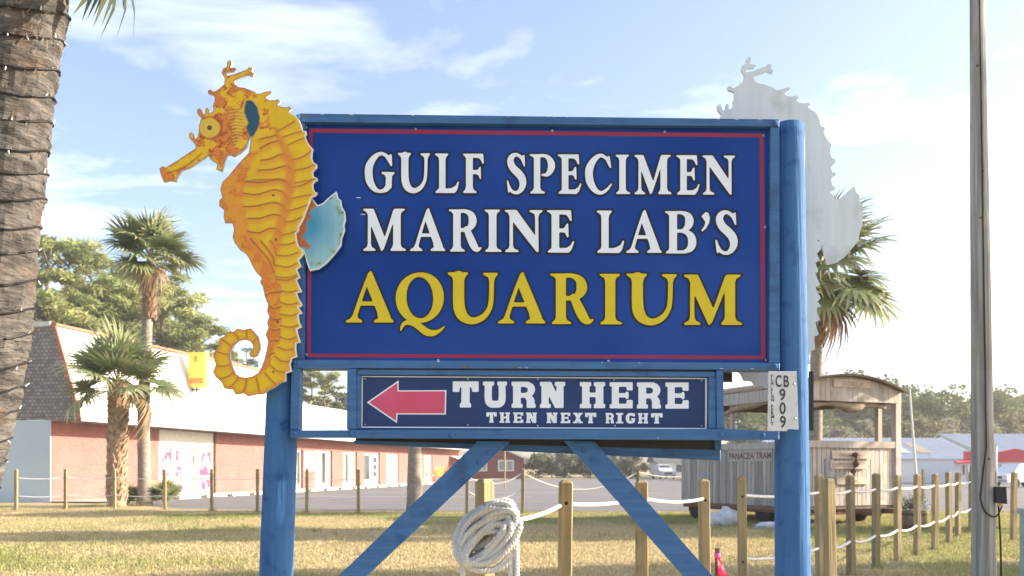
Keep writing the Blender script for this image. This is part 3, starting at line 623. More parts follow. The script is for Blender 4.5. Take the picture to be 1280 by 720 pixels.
# ---------------------------------------------------------------- seahorse cut-outs
ZA = lambda pts: [(190 + x / 4.236, 70 + y / 4.236) for x, y in pts]
ZB = lambda pts: [(300 + x / 4.236, 70 + y / 4.236) for x, y in pts]
ZC = lambda pts: [(260 + x / 4.236, 190 + y / 4.236) for x, y in pts]
ZD = lambda pts: [(330 + x / 5.145, 210 + y / 5.145) for x, y in pts]
ZE = lambda pts: [(260 + x / 4.236, 330 + y / 4.236) for x, y in pts]
BODY = ZA([(38, 595), (55, 583), (72, 590), (130, 555), (190, 515), (232, 488), (228, 470), (215, 452), (197, 435), (195, 412), (207, 402), (222, 415), (228, 440), (240, 430), (247, 405), (248, 370), (255, 345), (262, 330), (242, 310), (238, 285), (252, 275), (264, 288), (268, 310), (282, 305), (283, 280), (293, 272), (303, 285), (300, 305), (325, 292), (322, 262), (332, 240), (330, 210), (298, 200), (295, 185), (308, 176), (325, 190), (345, 180), (358, 170), (382, 150), (385, 118), (368, 90), (375, 68), (398, 55), (396, 35), (408, 22), (422, 30), (420, 48), (412, 60), (440, 62), (448, 72), (436, 80), (405, 84), (390, 95), (400, 105), (440, 95), (500, 72), (515, 58), (532, 65), (528, 82), (540, 95), (535, 108), (520, 105), (505, 98), (460, 118), (435, 130), (440, 150), (460, 165), (490, 168), (520, 180), (545, 190)]) \
  + ZB([(85, 198), (105, 200), (130, 190), (160, 185), (168, 195), (150, 208), (135, 220), (150, 232), (180, 235), (200, 228), (213, 240), (198, 258), (215, 268), (245, 272), (265, 266), (273, 280), (258, 292), (275, 305), (300, 318), (312, 335), (325, 365), (332, 395), (350, 398), (352, 412), (345, 425), (355, 450), (370, 475), (388, 492), (382, 510), (380, 540), (390, 565), (405, 572), (408, 590), (395, 602), (385, 615), (390, 640), (408, 645), (410, 658), (395, 665), (385, 680), (390, 705), (398, 720)]) \
  + ZC([(580, 215), (568, 232), (548, 240), (540, 262), (530, 290), (510, 340), (500, 365), (480, 395), (482, 415), (465, 430), (470, 470), (480, 500), (498, 510), (505, 540), (490, 560), (478, 570), (495, 605), (470, 620), (488, 665), (468, 675)]) \
  + ZE([(480, 110), (497, 148), (470, 152), (478, 180), (500, 215), (490, 228), (475, 225), (500, 260), (478, 268), (480, 300), (497, 335), (470, 345), (478, 380), (490, 415), (466, 420), (465, 450), (470, 492), (445, 500), (435, 530), (442, 570), (412, 578), (412, 622), (385, 628), (350, 655), (320, 668), (295, 690), (250, 692), (210, 702), (190, 685), (145, 692), (130, 665), (85, 660), (70, 625), (40, 600), (25, 570), (40, 535), (30, 490), (40, 455), (60, 430), (60, 395), (90, 380), (100, 358), (135, 358), (155, 342), (190, 348), (225, 340), (245, 360), (265, 385), (275, 420), (275, 450), (260, 485), (240, 495), (222, 490), (218, 470), (235, 460), (240, 435), (225, 410), (195, 400), (165, 405), (135, 430), (118, 465), (118, 500), (128, 540), (145, 580), (170, 597), (205, 600), (240, 592), (270, 570), (285, 545), (298, 510), (310, 460), (318, 410), (305, 370), (320, 340), (312, 310), (325, 280), (312, 250), (318, 215), (300, 170), (290, 120), (275, 95), (285, 75), (255, 45)]) \
  + ZC([(235, 603), (215, 560), (195, 535), (170, 520), (140, 480), (130, 450), (138, 410), (128, 375), (90, 375), (82, 345), (85, 310), (58, 285), (60, 255), (75, 240), (65, 200), (75, 160), (110, 125), (150, 75), (190, 30), (215, 5)]) \
  + ZA([(520, 470), (522, 430), (515, 428), (508, 445), (500, 480), (470, 510), (435, 532), (400, 522), (385, 560), (372, 612), (340, 600), (345, 570), (310, 550), (300, 525), (285, 535), (250, 560), (200, 592), (160, 605), (140, 630), (128, 665), (95, 660), (62, 668), (50, 640)])
FIN = ZD([(300, 180), (345, 240), (380, 225), (410, 195), (465, 150), (478, 195), (495, 205), (500, 245), (520, 280), (525, 330), (515, 370), (520, 400), (500, 450), (495, 500), (465, 540), (440, 570), (400, 615), (350, 650), (295, 662), (275, 610), (258, 545), (235, 505), (195, 480), (190, 420), (240, 310)])
FIN_RUST = ZD([(300, 175), (345, 238), (310, 265), (288, 290), (303, 320), (270, 350), (276, 400), (246, 440), (300, 505), (285, 522), (232, 500), (190, 500), (190, 420), (240, 310)])
GILL = ZA([(500, 235), (530, 235), (558, 270), (572, 330), (560, 385), (535, 428), (515, 424), (498, 380), (510, 355), (488, 300), (490, 265)])
BELLY = ZC([(215, 5), (268, 0), (245, 45), (215, 100), (208, 150), (185, 200), (180, 260), (195, 320), (205, 380), (240, 430), (265, 500), (310, 580), (350, 640)]) + ZE([(362, 60), (388, 180), (385, 300), (372, 400), (352, 470), (305, 555), (250, 605), (150, 600), (270, 540), (280, 400), (280, 200), (200, 20)]) + ZC([(100, 480), (40, 300), (60, 140)])
HEADP = ZA([(0, 700), (0, 400), (180, 250), (280, 100), (350, 0), (560, 0), (560, 160), (500, 235), (488, 300), (510, 355), (498, 380), (515, 424), (500, 520), (380, 640)])
CREST = ZB([(70, 200), (150, 232), (150, 300), (165, 380), (200, 380), (190, 420), (115, 430), (60, 430), (100, 330), (95, 270), (50, 190)])
YEL, DYEL, ORA, RED, PALE = (np.array(c) for c in ((.68, .46, .008), (.60, .385, .008), (.60, .20, .030), (.30, .06, .012), (.72, .55, .09)))
def paint(X, Y, D):
    wx = (fbm(X / 9, Y / 9, 3) - .5) * 12; wy = (fbm(X / 9 + 50, Y / 9, 8) - .5) * 12
    mix = lambda a, b, t: a * (1 - t[..., None]) + b * t[..., None]
    st = lambda d, w: np.clip(.5 - d / w, 0, 1)
    C = np.zeros(X.shape + (3,)) + YEL; C = mix(C, DYEL, np.clip((fbm(X / 16, Y / 22, 1) - .4) * 2.2, 0, .7))
    bel = sd_poly(X + wx * .8, Y + wy * .8, BELLY); hd = sd_poly(X, Y, HEADP); cr = sd_poly(X + wx * .4, Y + wy * .4, CREST)
    m1 = fbm(X / 10 + wx / 7, Y / 10 + wy / 7, 21, 4)
    mott = mix(np.zeros_like(C) + ORA, np.zeros_like(C) + YEL, np.clip((m1 - .47) * 9, 0, .95)); mott = mix(mott, np.zeros_like(C) + RED, np.clip((.04 - np.abs(m1 - .445)) * 34, 0, .85))
    C = mix(C, mix(np.zeros_like(C) + ORA, mott, np.full(X.shape, .35)), st(bel, 3)); C = mix(C, mott, np.maximum(st(hd, 2), st(cr, 3)))
    # scalloped rings over the body
    rings = [ZB(r) for r in ([(105, 440), (160, 428), (195, 418), (200, 430)], [(105, 490), (150, 465), (200, 450), (222, 462)], [(112, 552), (160, 545), (215, 520), (252, 530)], [(95, 605), (170, 600), (240, 582), (272, 598)], [(40, 660), (120, 655), (215, 652), (268, 672)])] + \
            [ZC(r) for r in ([(200, 155), (280, 160), (370, 145), (415, 160), (440, 190)], [(188, 218), (260, 225), (340, 202), (395, 210), (420, 245)], [(190, 290), (260, 285), (340, 268), (390, 280), (412, 310)], [(212, 352), (280, 350), (340, 332), (385, 338), (408, 365)], [(212, 420), (270, 428), (325, 405), (365, 410), (382, 438)],
             [(225, 460), (280, 520), (320, 570), (350, 640)], [(280, 470), (320, 520), (345, 560), (350, 600)], [(330, 470), (352, 500), (360, 540)])]
    back = [ZB(r) for r in ([(195, 400), (240, 375), (290, 345)], [(225, 430), (285, 410), (330, 398)], [(255, 470), (310, 445), (350, 430)], [(275, 550), (330, 535), (380, 500)], [(290, 605), (345, 595), (395, 575)], [(290, 672), (350, 660), (405, 650)])] + \
           [ZC(r) for r in ([(440, 190), (500, 175), (545, 150)], [(425, 250), (490, 235), (545, 225)], [(415, 312), (470, 300), (525, 280)], [(405, 370), (450, 365), (495, 345)], [(385, 440), (430, 432), (465, 420)], [(370, 490), (420, 490), (468, 475)], [(365, 545), (420, 550), (480, 530)], [(360, 600), (420, 610), (470, 590)], [(360, 660), (420, 665), (470, 650)])] + \
           [ZE(r) for r in ([(365, 80), (420, 85), (470, 65)], [(380, 140), (425, 150), (472, 140)], [(385, 205), (430, 215), (475, 205)], [(385, 265), (435, 275), (475, 262)], [(385, 325), (430, 335), (475, 325)], [(380, 385), (425, 400), (470, 385)], [(370, 440), (415, 455), (462, 445)], [(355, 490), (395, 515), (440, 515)], [(330, 535), (365, 565), (410, 575)], [(300, 575), (330, 610), (360, 640)], [(255, 600), (265, 640), (270, 680)], [(205, 605), (200, 640), (185, 680)], [(160, 600), (140, 630), (110, 655)], [(135, 575), (105, 595), (60, 610)], [(122, 530), (90, 540), (45, 540)], [(118, 480), (85, 475), (40, 460)], [(128, 440), (105, 420), (70, 395)], [(165, 405), (155, 380), (135, 362)], [(205, 400), (205, 375), (205, 350)], [(235, 420), (250, 400), (262, 390)])] + \
           [ZE(r) for r in ([(305, 165), (340, 150), (385, 150)], [(320, 215), (350, 235), (388, 225)], [(325, 280), (355, 295), (386, 290)], [(322, 340), (350, 350), (380, 345)], [(315, 410), (345, 405), (372, 405)], [(300, 500), (325, 480), (352, 470)])]
    for i, L in enumerate(rings + back):
        q = spline([(x, y, 0) for x, y in L], 4); d = sd_path(X, Y, q); dn = sd_path(X, Y - 3.2, q)
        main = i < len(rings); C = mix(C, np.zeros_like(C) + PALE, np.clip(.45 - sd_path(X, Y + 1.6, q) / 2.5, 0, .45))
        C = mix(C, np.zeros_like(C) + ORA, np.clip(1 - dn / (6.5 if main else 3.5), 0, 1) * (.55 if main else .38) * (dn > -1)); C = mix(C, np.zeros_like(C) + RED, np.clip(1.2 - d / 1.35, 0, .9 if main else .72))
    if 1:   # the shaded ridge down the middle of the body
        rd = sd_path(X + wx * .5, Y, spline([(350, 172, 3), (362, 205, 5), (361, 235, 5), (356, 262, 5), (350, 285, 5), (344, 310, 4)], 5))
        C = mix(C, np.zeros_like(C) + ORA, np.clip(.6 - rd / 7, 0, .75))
    # tail: deeper yellow outer rim, orange rims
    tl = (Y > 405) & (X < 372); C = mix(C, np.zeros_like(C) + ORA, np.clip(1 + D / 6.5, 0, 1) * tl * .8)
    # head: eye, cheek fan, snout
    ex, ey = 262, 159.7; r = np.hypot((X - ex) / 1.08, Y - ey)
    C = mix(C, np.zeros_like(C) + RED, np.clip(1 - np.abs(r - 13.8) / 1.8, 0, .8)); C = mix(C, np.zeros_like(C) + PALE * .85, np.clip((12.6 - r) / 1.5, 0, 1)); C = mix(C, np.zeros_like(C) + DYEL, np.clip(1 - np.abs(r - 8) / 3, 0, .5))
    C = mix(C, np.array([.03, .035, .01]) + np.zeros_like(C), np.clip((3.4 - r) / .9, 0, 1)); C = mix(C, np.array([.12, .13, .03]) + np.zeros_like(C), np.clip((1.4 - r) / .8, 0, 1))
    ck = sd_poly(X, Y, ZA([(400, 285), (450, 260), (485, 300), (488, 380), (470, 450), (430, 490), (420, 430), (418, 350)]))
    fan = .5 + .5 * np.sin((Y - 130) * 1.55 + np.sin((X - 290) * .28) * 1.3); C = mix(C, mix(np.zeros_like(C) + RED, np.zeros_like(C) + PALE, fan), st(ck, 4) * .5)
    sn = sd_poly(X, Y, ZA([(75, 605), (130, 568), (235, 500), (285, 510), (230, 545), (160, 590), (120, 620)])); C = mix(C, np.zeros_like(C) + YEL, st(sn, 3) * .85)
    C = mix(C, np.zeros_like(C) + RED, np.clip(1 - (sd_path(X, Y, spline([(209, 217, 0), (232, 208, 0), (252, 192, 0)], 4))) / 1.6, 0, .7))
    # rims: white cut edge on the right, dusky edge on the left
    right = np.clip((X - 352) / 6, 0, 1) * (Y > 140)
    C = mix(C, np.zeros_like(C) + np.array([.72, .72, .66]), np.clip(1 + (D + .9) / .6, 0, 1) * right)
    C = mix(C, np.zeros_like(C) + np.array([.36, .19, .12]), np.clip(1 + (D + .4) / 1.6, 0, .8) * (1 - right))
    gl = sd_poly(X, Y, GILL); C = mix(C, np.zeros_like(C) + np.array([.018, .075, .135]), st(gl, 1.4))
    for (hx, hy) in ((341.5, 244), (345, 299.5), (347, 402.5), (341.5, 464.8)): C = mix(C, np.zeros_like(C) + np.array([.05, .06, .03]), np.clip(2.0 - np.hypot(X - hx, Y - hy), 0, 1))
    return np.clip(C * RNG.normal(1, .035, X.shape)[..., None], 0, .9)
def paint_fin(X, Y, D):
    c = np.array([.035, .24, .42]); e = np.array([.26, .48, .52]); t = np.clip((np.hypot(X - 380, Y - 280) - 12) / 40, 0, 1) + (fbm(X / 5, Y / 30, 5) - .5) * .3
    t = np.clip(t, 0, 1); C = c * (1 - t[..., None]) + e * t[..., None]
    al = np.clip((fbm(X / 7, Y / 7, 31) - .56) * 9, 0, 1) * np.clip(1 + (D + 3) / 7, 0, 1); C = C * (1 - al[..., None]) + np.array([.13, .17, .03]) * al[..., None]
    rs = np.clip(.5 - sd_poly(X, Y, FIN_RUST) / 2, 0, 1); C = C * (1 - rs[..., None]) + np.array([.40, .12, .03]) * rs[..., None]
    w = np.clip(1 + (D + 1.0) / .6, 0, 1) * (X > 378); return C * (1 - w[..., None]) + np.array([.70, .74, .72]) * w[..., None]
attr_mat('sign_paint', .5, spec=.35)
def cutout(poly, fn, d, parent, off, name, thick=.016, step=1.0):
    """plywood cut to an outline, its painted front laid as a fine sheet 1 mm before it"""
    q = d / F; p = np.array(poly)
    def W(x, y): return ((x - CX) * q, CAM_H + (HY - y) * q)
    xs = np.arange(p[:, 0].min() - 2, p[:, 0].max() + 3, step); ys = np.arange(p[:, 1].min() - 2, p[:, 1].max() + 3, step); X, Y = np.meshgrid(xs, ys); D = sd_poly(X, Y, poly)
    V, Fc = fill_cells(X, Y, D, merge=False); V = np.array(V)
    # colours at the vertices themselves
    vx, vy = V[:, 0][None], V[:, 1][None]; C = fn(vx, vy, sd_poly(vx, vy, poly))[0]
    mb = MB().add([(W(a, b)[0], d, W(a, b)[1]) for a, b in V], [tuple(reversed(f)) for f in Fc])
    mb.build(name + '_painting', 'sign_paint', parent, off, cols=np.concatenate([C, np.ones((len(C), 1))], 1))
    solid(poly, lambda a, b: W(a, b), d + .001, d + thick, 'edge_white', name + '_board', parent, off)
def solid(poly, W, y0, y1, m, name, parent, off):
    polys = poly if isinstance(poly[0], list) else [poly]; p = np.array(sum(polys, []))
    xs = np.arange(p[:, 0].min() - 2, p[:, 0].max() + 3, 1.); ys = np.arange(p[:, 1].min() - 2, p[:, 1].max() + 3, 1.); X, Y = np.meshgrid(xs, ys)
    D = np.full(X.shape, 1e9)
    for q in polys: D = np.minimum(D, sd_poly(X, Y, q))
    V, Fc = fill_cells(X, Y, D); mb = MB()
    mb.add([(W(*a)[0], y0, W(*a)[1]) for a in V], [tuple(reversed(f)) for f in Fc]); mb.add([(W(*a)[0], y1, W(*a)[1]) for a in V], Fc)
    for q in polys:
        n = len(q); mb.add([(W(*a)[0], y0, W(*a)[1]) for a in q] + [(W(*a)[0], y1, W(*a)[1]) for a in q], [(i, (i + 1) % n, (i + 1) % n + n, i + n) for i in range(n)])
    return mb.build(name, m, parent, off)
DH = DS - .085
sh = thing('seahorse_cutout', P(345, 490, DH), "yellow and orange painted seahorse cut-out on the sign's left edge", 'seahorse', 'seahorse cut-outs on the sign')
cutout(FIN, paint_fin, DH + .022, sh, tuple(sh.location), 'fin')
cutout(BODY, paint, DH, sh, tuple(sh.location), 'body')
# the second one faces away on the other side: only its bare white back shows
DR = DS + .30
rh = thing('seahorse_cutout', P(1000, 480, DR), "white unpainted back of the second seahorse cut-out behind the sign's right post", 'seahorse', 'seahorse cut-outs on the sign')
def WR(x, y):
    s = .985; X = 935.5 + (x - 286) * s; Y = 71.5 + (y - 75.5) * s; q = DR / F; return ((X - CX) * q, CAM_H + (HY - Y) * q)
solid([BODY, FIN, GILL], WR, DR, DR + .018, 'white_board', 'body_board', rh, tuple(rh.location))

# permit plate on the right post
def text(body, size, m, parent, loc, off, rz=0, name='lettering', sx=1., align='LEFT', ext=.0006, rx=R(90), bold=0.):
    cu = bpy.data.curves.new('t', 'FONT'); cu.body = body; cu.size = size; cu.align_x = align; cu.extrude = ext; cu.offset = bold
    t = bpy.data.objects.new('t', cu); COL.objects.link(t); bpy.context.view_layer.update()
    me = bpy.data.meshes.new_from_object(t.evaluated_get(bpy.context.evaluated_depsgraph_get())); bpy.data.objects.remove(t); bpy.data.curves.remove(cu)
    me.materials.clear(); me.materials.append(MATS[m]); o = bpy.data.objects.new(name, me); COL.objects.link(o); o.parent = parent
    o.location = Vector(loc) - Vector(off); o.rotation_euler = (rx, 0, rz); o.scale = (sx, 1, 1); return o
DP = DS - .062
def SP(x, y): q = DP / F; return ((x - CX) * q, CAM_H + (HY - y) * q)
pl = thing('permit_plate', P(980, 538, DP), 'white metal permit plate reading CB 909 on the right blue post', 'plate', 'permit plates on the right post')
PO = tuple(pl.location); pts = [(960.5, 464), (996, 464), (998.2, 537), (984.8, 536.4), (983.5, 539), (959.5, 538.5)]
MB().quadprism([SP(*p) for p in reversed(pts)], DP, DP + .003, .001).build('plate', 'plate_white', pl, PO)
pb = pl.children[0]
for s, x, y, sz, sx in (('C', 969.0, 483.4, .086, .56), ('B', 978.6, 483.6, .086, .66), ('9', 974.0, 500.3, .086, .78), ('0', 974.2, 517.3, .086, .78), ('9', 974.6, 534.3, .086, .78)):
    a, b = SP(x, y); text(s, sz, 'print_black', pb, (a, DP - .0012, b), PO, sx=sx, bold=.0016)
yy = 472
for w in ('FLA', 'SIGN', 'PERMIT'):
    for ch in w:
        a, b = SP(963.6, yy); text(ch, .022, 'print_black', pb, (a, DP - .0012, b), PO, bold=.0006); yy += 4.35
    yy += 3.6
for (x, y) in ((992.6, 480), (993.6, 523)): a, b = SP(x, y); inst(scr, 'screw', pb, (a - PO[0], DP - .001 - PO[1], b - PO[2]))
DB = DS + .13
pe = MB(); a0, b0 = ((1011 - CX) * DB / F, CAM_H + (HY - 538) * DB / F); a1, b1 = ((1017 - CX) * DB / F, CAM_H + (HY - 464) * DB / F)
pe.quadprism([(a0, b0), (a1, b0), (a1, b1), (a0, b1)], DB, DB + .004, .001)
solo(pe, 'permit_plate', 'black_plastic', "dark back edge of a plate sticking out from the right post's far side", 'plate', 'permit plates on the right post')

# ---------------------------------------------------------------- fence posts and ropes
def post_mesh(w, h):
    m = MB(); r = w / 2; c = r * .16; t = r * .45
    ring = lambda a, b: [(-a + b, -a), (a - b, -a), (a, -a + b), (a, a - b), (a - b, a), (-a + b, a), (-a, a - b), (-a, -a + b)]
    prof = [(r, c, -.2), (r, c, h - t), (r * .55, c * .5, h)]; vs = []
    for a, b, z in prof: vs += [(x, y, z) for x, y in ring(a, b)]
    fs = [tuple(16 + i for i in range(8))]
    for k in (0, 8):
        for i in range(8): fs.append((k + i, k + (i + 1) % 8, k + 8 + (i + 1) % 8, k + 8 + i))
    return m.add(vs, fs).mesh('fence_post', 'pine_wood')
pm = post_mesh(.092, 1.36); pf = post_mesh(.10, 1.42); hole = MB().lathe([(0, -.002), (.011, -.002), (.013, 0)], (0, 0, 0), 10, 'y').mesh('rope_hole', 'hole_dark')
def fpost(x, y, rz, label, group, me=pm, h=1., holes=()):
    o = inst(me, 'fence_post', None, (x, y, 0), (random.uniform(-.014, .014), random.uniform(-.014, .014), rz), (1, 1, h * random.uniform(.988, 1.01))); tag(o, label, 'fence post', group)
    for z in holes: inst(hole, 'rope_hole', o, (0, -.0475, z / h))
    return (x, y)
NG, FG = 'square timber posts of the near rope fence', 'timber posts of the far rope fence'
E_ = fpost(gx(607.5, 5.55), 5.55, R(40), 'square timber post wrapped in a thick coil of white rope', NG, h=1.008)
D_ = fpost(gx(704.5, 6.15), 6.15, R(3), 'timber fence post to the right of the rope-wrapped post', NG, holes=(1.2,))
A_ = fpost(gx(802.5, 7.3), 7.3, R(4), 'timber fence post just behind the right diagonal brace', NG, holes=(1.2, .42))
B_ = fpost(gx(881.5, 8.3), 8.3, R(5), 'timber fence post beside the stake with the red ribbon', NG, holes=(1.16, .42))
C_ = fpost(gx(928.5, 9.7), 9.7, R(-4), 'knotty timber fence post close left of the right blue post', NG, holes=(1.14, .42))
C2 = fpost(gx(1039, 8.6), 8.6, R(16), 'widest timber post close right of the right blue post', NG)
right = []
for i, (px, d) in enumerate(((1025.5, 10.9), (1064, 11.8), (1095, 12.66), (1122.5, 13.63), (1146.5, 14.5), (1168.5, 15.4), (1186.5, 16.8), (1197.5, 18.3), (1214, 19.5), (1242, 20.7))):
    rank = ['first', 'second', 'third', 'fourth', 'fifth', 'sixth', 'seventh', 'eighth', 'ninth', 'tenth'][i]
    right.append(fpost(gx(px, d), d, R(20 + random.uniform(-6, 6)), f'{rank} timber post of the roped row running back from the right blue post', NG, holes=()))
fpost(gx(1266.5, 17.3), 17.3, R(12), 'timber post between the utility pole and the green cabinet', NG)
far_px = ((20, 638), (82, 637), (143, 636.5), (206, 637), (265, 639), (322, 641), (383.5, 642), (448, 642.5), (583.5, 644), (653, 643), (797.5, 641), (880, 640))
far = []
FL = ['far fence post before the pale blue gable wall', 'far fence post at the corner of the brick wall', 'far fence post before the shaggy short palm', 'far fence post before the left shop window', 'far fence post before the right shop window', 'far fence post tucked behind the left blue post', 'far fence post just right of the left blue post', 'far fence post under the small window frame', 'far fence post left of the rope-wrapped post', 'far fence post before the red brick house', 'far fence post before the white pickup', 'far fence post left of the wooden tram']
for (px, yb), lb in zip(far_px, FL): d = gd(yb); far.append(fpost(gx(px, d), d, R(random.uniform(-8, 8)), lb, FG, pf))
fpost(gx(1154, 36), 36, R(10), 'pale timber post standing alone behind the right rope fence', FG, pf)
def sag(a, b, s, n=10): return [tuple(np.array(a) * (1 - t) + np.array(b) * t - np.array((0, 0, 4 * s * t * (1 - t)))) for t in np.linspace(0, 1, n)]
def rope(stations, sags, r, name, label, group, seg=9, lob=True, n=14):
    path = []
    for i in range(len(stations) - 1):
        q = sag(stations[i], stations[i + 1], sags[i] if hasattr(sags, '__len__') else sags, n); path += q if i == 0 else q[1:]
    m = MB().tube(even(path, .008) if lob else path, r, seg, lobes=3 if lob else 0, twist=300 if lob else 0, lobe=.12)
    return solo(m, name, 'rope_white', label, 'rope', group, smooth=True)
zt = 1.2; RGp = 'white ropes strung between the fence posts'
hy = lambda p, z, o=0.: (p[0], p[1] + o, z)
rope([(gx(640, 5.5), 5.5, CAM_H - 66 * 5.5 / F), hy(D_, 1.2), hy(A_, 1.2), hy(B_, 1.165)], [.02, .025, .035], .0145, 'rope', 'white rope from the coiled post across to the post by the red ribbon', RGp)
rope([hy(A_, .42), hy(B_, .44)], .05, .0145, 'rope', 'low white rope between the two posts behind the right brace', RGp)
RP = [C_] + [right[0]] + right[1:]
rope([hy(p, 1.15) for p in RP], .035, .017, 'rope', 'upper white rope of the row running back on the right', RGp, n=10)
rope([hy(p, .45 + .012 * i) for i, p in enumerate(RP)], .05, .017, 'rope', 'lower white rope of the row running back on the right', RGp, n=10)
rope([hy(p, 1.12) for p in far[:8]], [.05] * 7, .012, 'rope', 'upper thin rope of the far fence before the brick shops', RGp, lob=False)
rope([hy(p, .5) for p in far[:8]], [.05] * 7, .012, 'rope', 'lower thin rope of the far fence before the brick shops', RGp, lob=False)
rope([hy(far[8], 1.2), hy(far[9], 1.3), hy(far[10], 1.32), hy(far[11], 1.3)], [.3, .55, .16], .022, 'rope', 'slack rope sagging across the car park beyond the braces', RGp, lob=False)
rope([hy(far[8], .75), hy(far[9], .8)], [.3], .016, 'rope', 'low slack rope left of the far post before the brick house', RGp, lob=False)
# rope coil on the near post
coil = thing('rope_coil', (E_[0], E_[1], .8), 'thick coil of twisted white rope hung round a square fence post', 'rope coil')
CO = tuple(coil.location); zc0 = CAM_H - (664 - HY) * 5.5 / F
m = MB(); path = []
# loops hang before the post, long axis from upper right to lower left: (centre x, y, long, short half axes in cm-ish picture units, tilt, depth)
prm = [(606, 655, 33, 17, -46, 5.50), (604, 664, 40, 24, -50, 5.48), (610, 660, 45, 20, -48, 5.47), (605, 668, 44, 31, -42, 5.455), (611, 664, 47, 27, -52, 5.44), (603, 671, 39, 34, -40, 5.43), (609, 668, 49, 30, -47, 5.415), (606, 674, 43, 27, -38, 5.405), (611, 671, 47, 33, -44, 5.39), (606, 672, 40, 12, -44, 5.385), (611, 677, 41, 16, -47, 5.375), (605, 680, 36, 10, -42, 5.37), (613, 668, 44, 24, -49, 5.375), (607, 686, 37, 27, -20, 5.40), (609, 690, 36, 25, -14, 5.41)]
for k, pr in enumerate(prm):
    nx_ = prm[min(k + 1, len(prm) - 1)]
    for i in range(26):
        f = i / 26; a = 2 * math.pi * f + .6; cx_, cy_, A, B, tl, dd = [p * (1 - f) + q * f for p, q in zip(pr, nx_)]
        w_ = 1 + .05 * math.sin(3 * a + k * 1.7); x = A * w_ * .93 * math.cos(a); y = B * w_ * .95 * math.sin(a); c_, s_ = math.cos(R(tl)), math.sin(R(tl))
        dd += .016 * math.sin(2 * a + k) + .035 * max(0, -math.sin(a)) ; path.append(tuple(P(cx_ + x * c_ - y * s_, cy_ + x * s_ + y * c_, dd)))
path = even(spline(path, 3), .0045); m.tube(path, .0175, 12, lobes=3, twist=270, lobe=.30); m.build('coil', 'rope_white', coil, CO, smooth=True)
for (x0, x1, y0, lab) in ((636, 638.5, 640, None), (643, 646, 640, None), (577, 575, 690, None)):
    d = 5.43; q = [(gx(x0, d), d, CAM_H + (HY - y0) * d / F), (gx(x0 + 2, d), d - .02, CAM_H + (HY - y0 - 25) * d / F), (gx(x1, d), d, .55), (gx(x1 - 2, d), d, .16)]
    MB().tube(even(spline(q, 14), .0045), .0165, 12, lobes=3, twist=270, lobe=.28).build('rope_end', 'rope_white', coil, CO, smooth=True)
# survey stake with ribbon
st = thing('survey_stake', (gx(896.5, 8.0), 8.0, 0), 'short dark stake tied with a bright red ribbon', 'stake'); SO2 = tuple(st.location)
zt = CAM_H - (685 - HY) * 8 / F
MB().box((SO2[0] - .018, 7.985, 0), (SO2[0] + .018, 8.015, zt)).build('stake', 'stake', st, SO2)
MB().tube([(SO2[0], 8, zt - .045), (SO2[0], 8, zt - .09)], .027, 10).build('ribbon_knot', 'ribbon_pink', st, SO2)
for k, (dx, w) in enumerate(((.05, .055), (.10, .06), (.02, .045))):
    V = []; n = 9
    for i in range(n):
        f = i / (n - 1); x = SO2[0] + dx * (f ** 1.3) * 1.1; z = zt - .07 - .34 * f + .03 * math.sin(3 * f)
        ww = w * (.35 + .65 * math.sin(min(1, f * 1.4) * 1.5)); V += [(x - ww / 2, 7.96 - .012 * k + .014 * math.sin(9 * f + k), z), (x + ww / 2, 7.97 - .012 * k - .016 * math.sin(8 * f + 2 * k), z - .01)]
    MB().add(V, [(2 * i, 2 * i + 1, 2 * i + 3, 2 * i + 2) for i in range(n - 1)]).build('ribbon', 'ribbon', st, SO2, smooth=True)

# ---------------------------------------------------------------- utility pole, cabinet
DU = 10.4; up = thing('utility_pole', (gx(1231, DU), DU, 0), 'grey weathered wooden utility pole with a cable and black box', 'utility pole'); UO = tuple(up.location)
pp = []; rr = []
for i in range(40):
    z = -.3 + i * .225; y = HY - (z - CAM_H) * F / DU; xc = 1221.5 + 8.5 * (y / 720); w = 17.2 + 11.3 * (y / 720); pp.append((gx(xc, DU), DU, z)); rr.append(w / 2 * DU / F * (1 + random.uniform(-.012, .012)))
MB().tube(pp, rr, 22).build('pole', 'pole_wood', up, UO, smooth=True)
wp = []
for i in range(60):
    z = .05 + i * .148; y = HY - (z - CAM_H) * F / DU; xc = 1221.5 + 8.5 * (y / 720); r = (17.2 + 11.3 * (y / 720)) / 2 * DU / F
    if y > 645: continue
    a = -1.75 if y < 560 else -1.75 - .55 * math.sin((y - 560) / 85 * math.pi / 2)
    if y > 630: a = -1.9
    wp.append((gx(xc, DU) + (r + .008) * math.cos(a), DU + (r + .008) * math.sin(a), z))
wp = [(gx(1246, DU), DU - .12, CAM_H + (HY - 631) * DU / F), (gx(1236, DU), DU - .15, CAM_H + (HY - 645) * DU / F)] + wp
MB().tube(spline(wp, 4), .009, 8).build('cable', 'wire_black', up, UO, smooth=True)
MB().tube(spline([(gx(1242, DU), DU - .10, CAM_H + (HY - 628) * DU / F), (gx(1243.5, DU), DU - .12, .6), (gx(1244.5, DU), DU - .12, .1)], 8), .011, 8).build('cable', 'wire_black', up, UO, smooth=True)
bx = MB(); x0, x1 = gx(1235.5, DU), gx(1252.5, DU); z0, z1 = CAM_H + (HY - 628) * DU / F, CAM_H + (HY - 608) * DU / F
bx.add([(x0, DU - .16, z0), (x1 - .05, DU - .2, z0 - .012), (x1, DU - .06, z0 + .02), (x0 + .03, DU - .02, z0 + .02), (x0, DU - .16, z1), (x1 - .06, DU - .2, z1), (x1 - .01, DU - .06, z1 - .01), (x0 + .03, DU - .02, z1)],
       [(0, 3, 2, 1), (4, 5, 6, 7), (0, 1, 5, 4), (1, 2, 6, 5), (2, 3, 7, 6), (3, 0, 4, 7)]).build('outlet_box', 'black_plastic', up, UO)
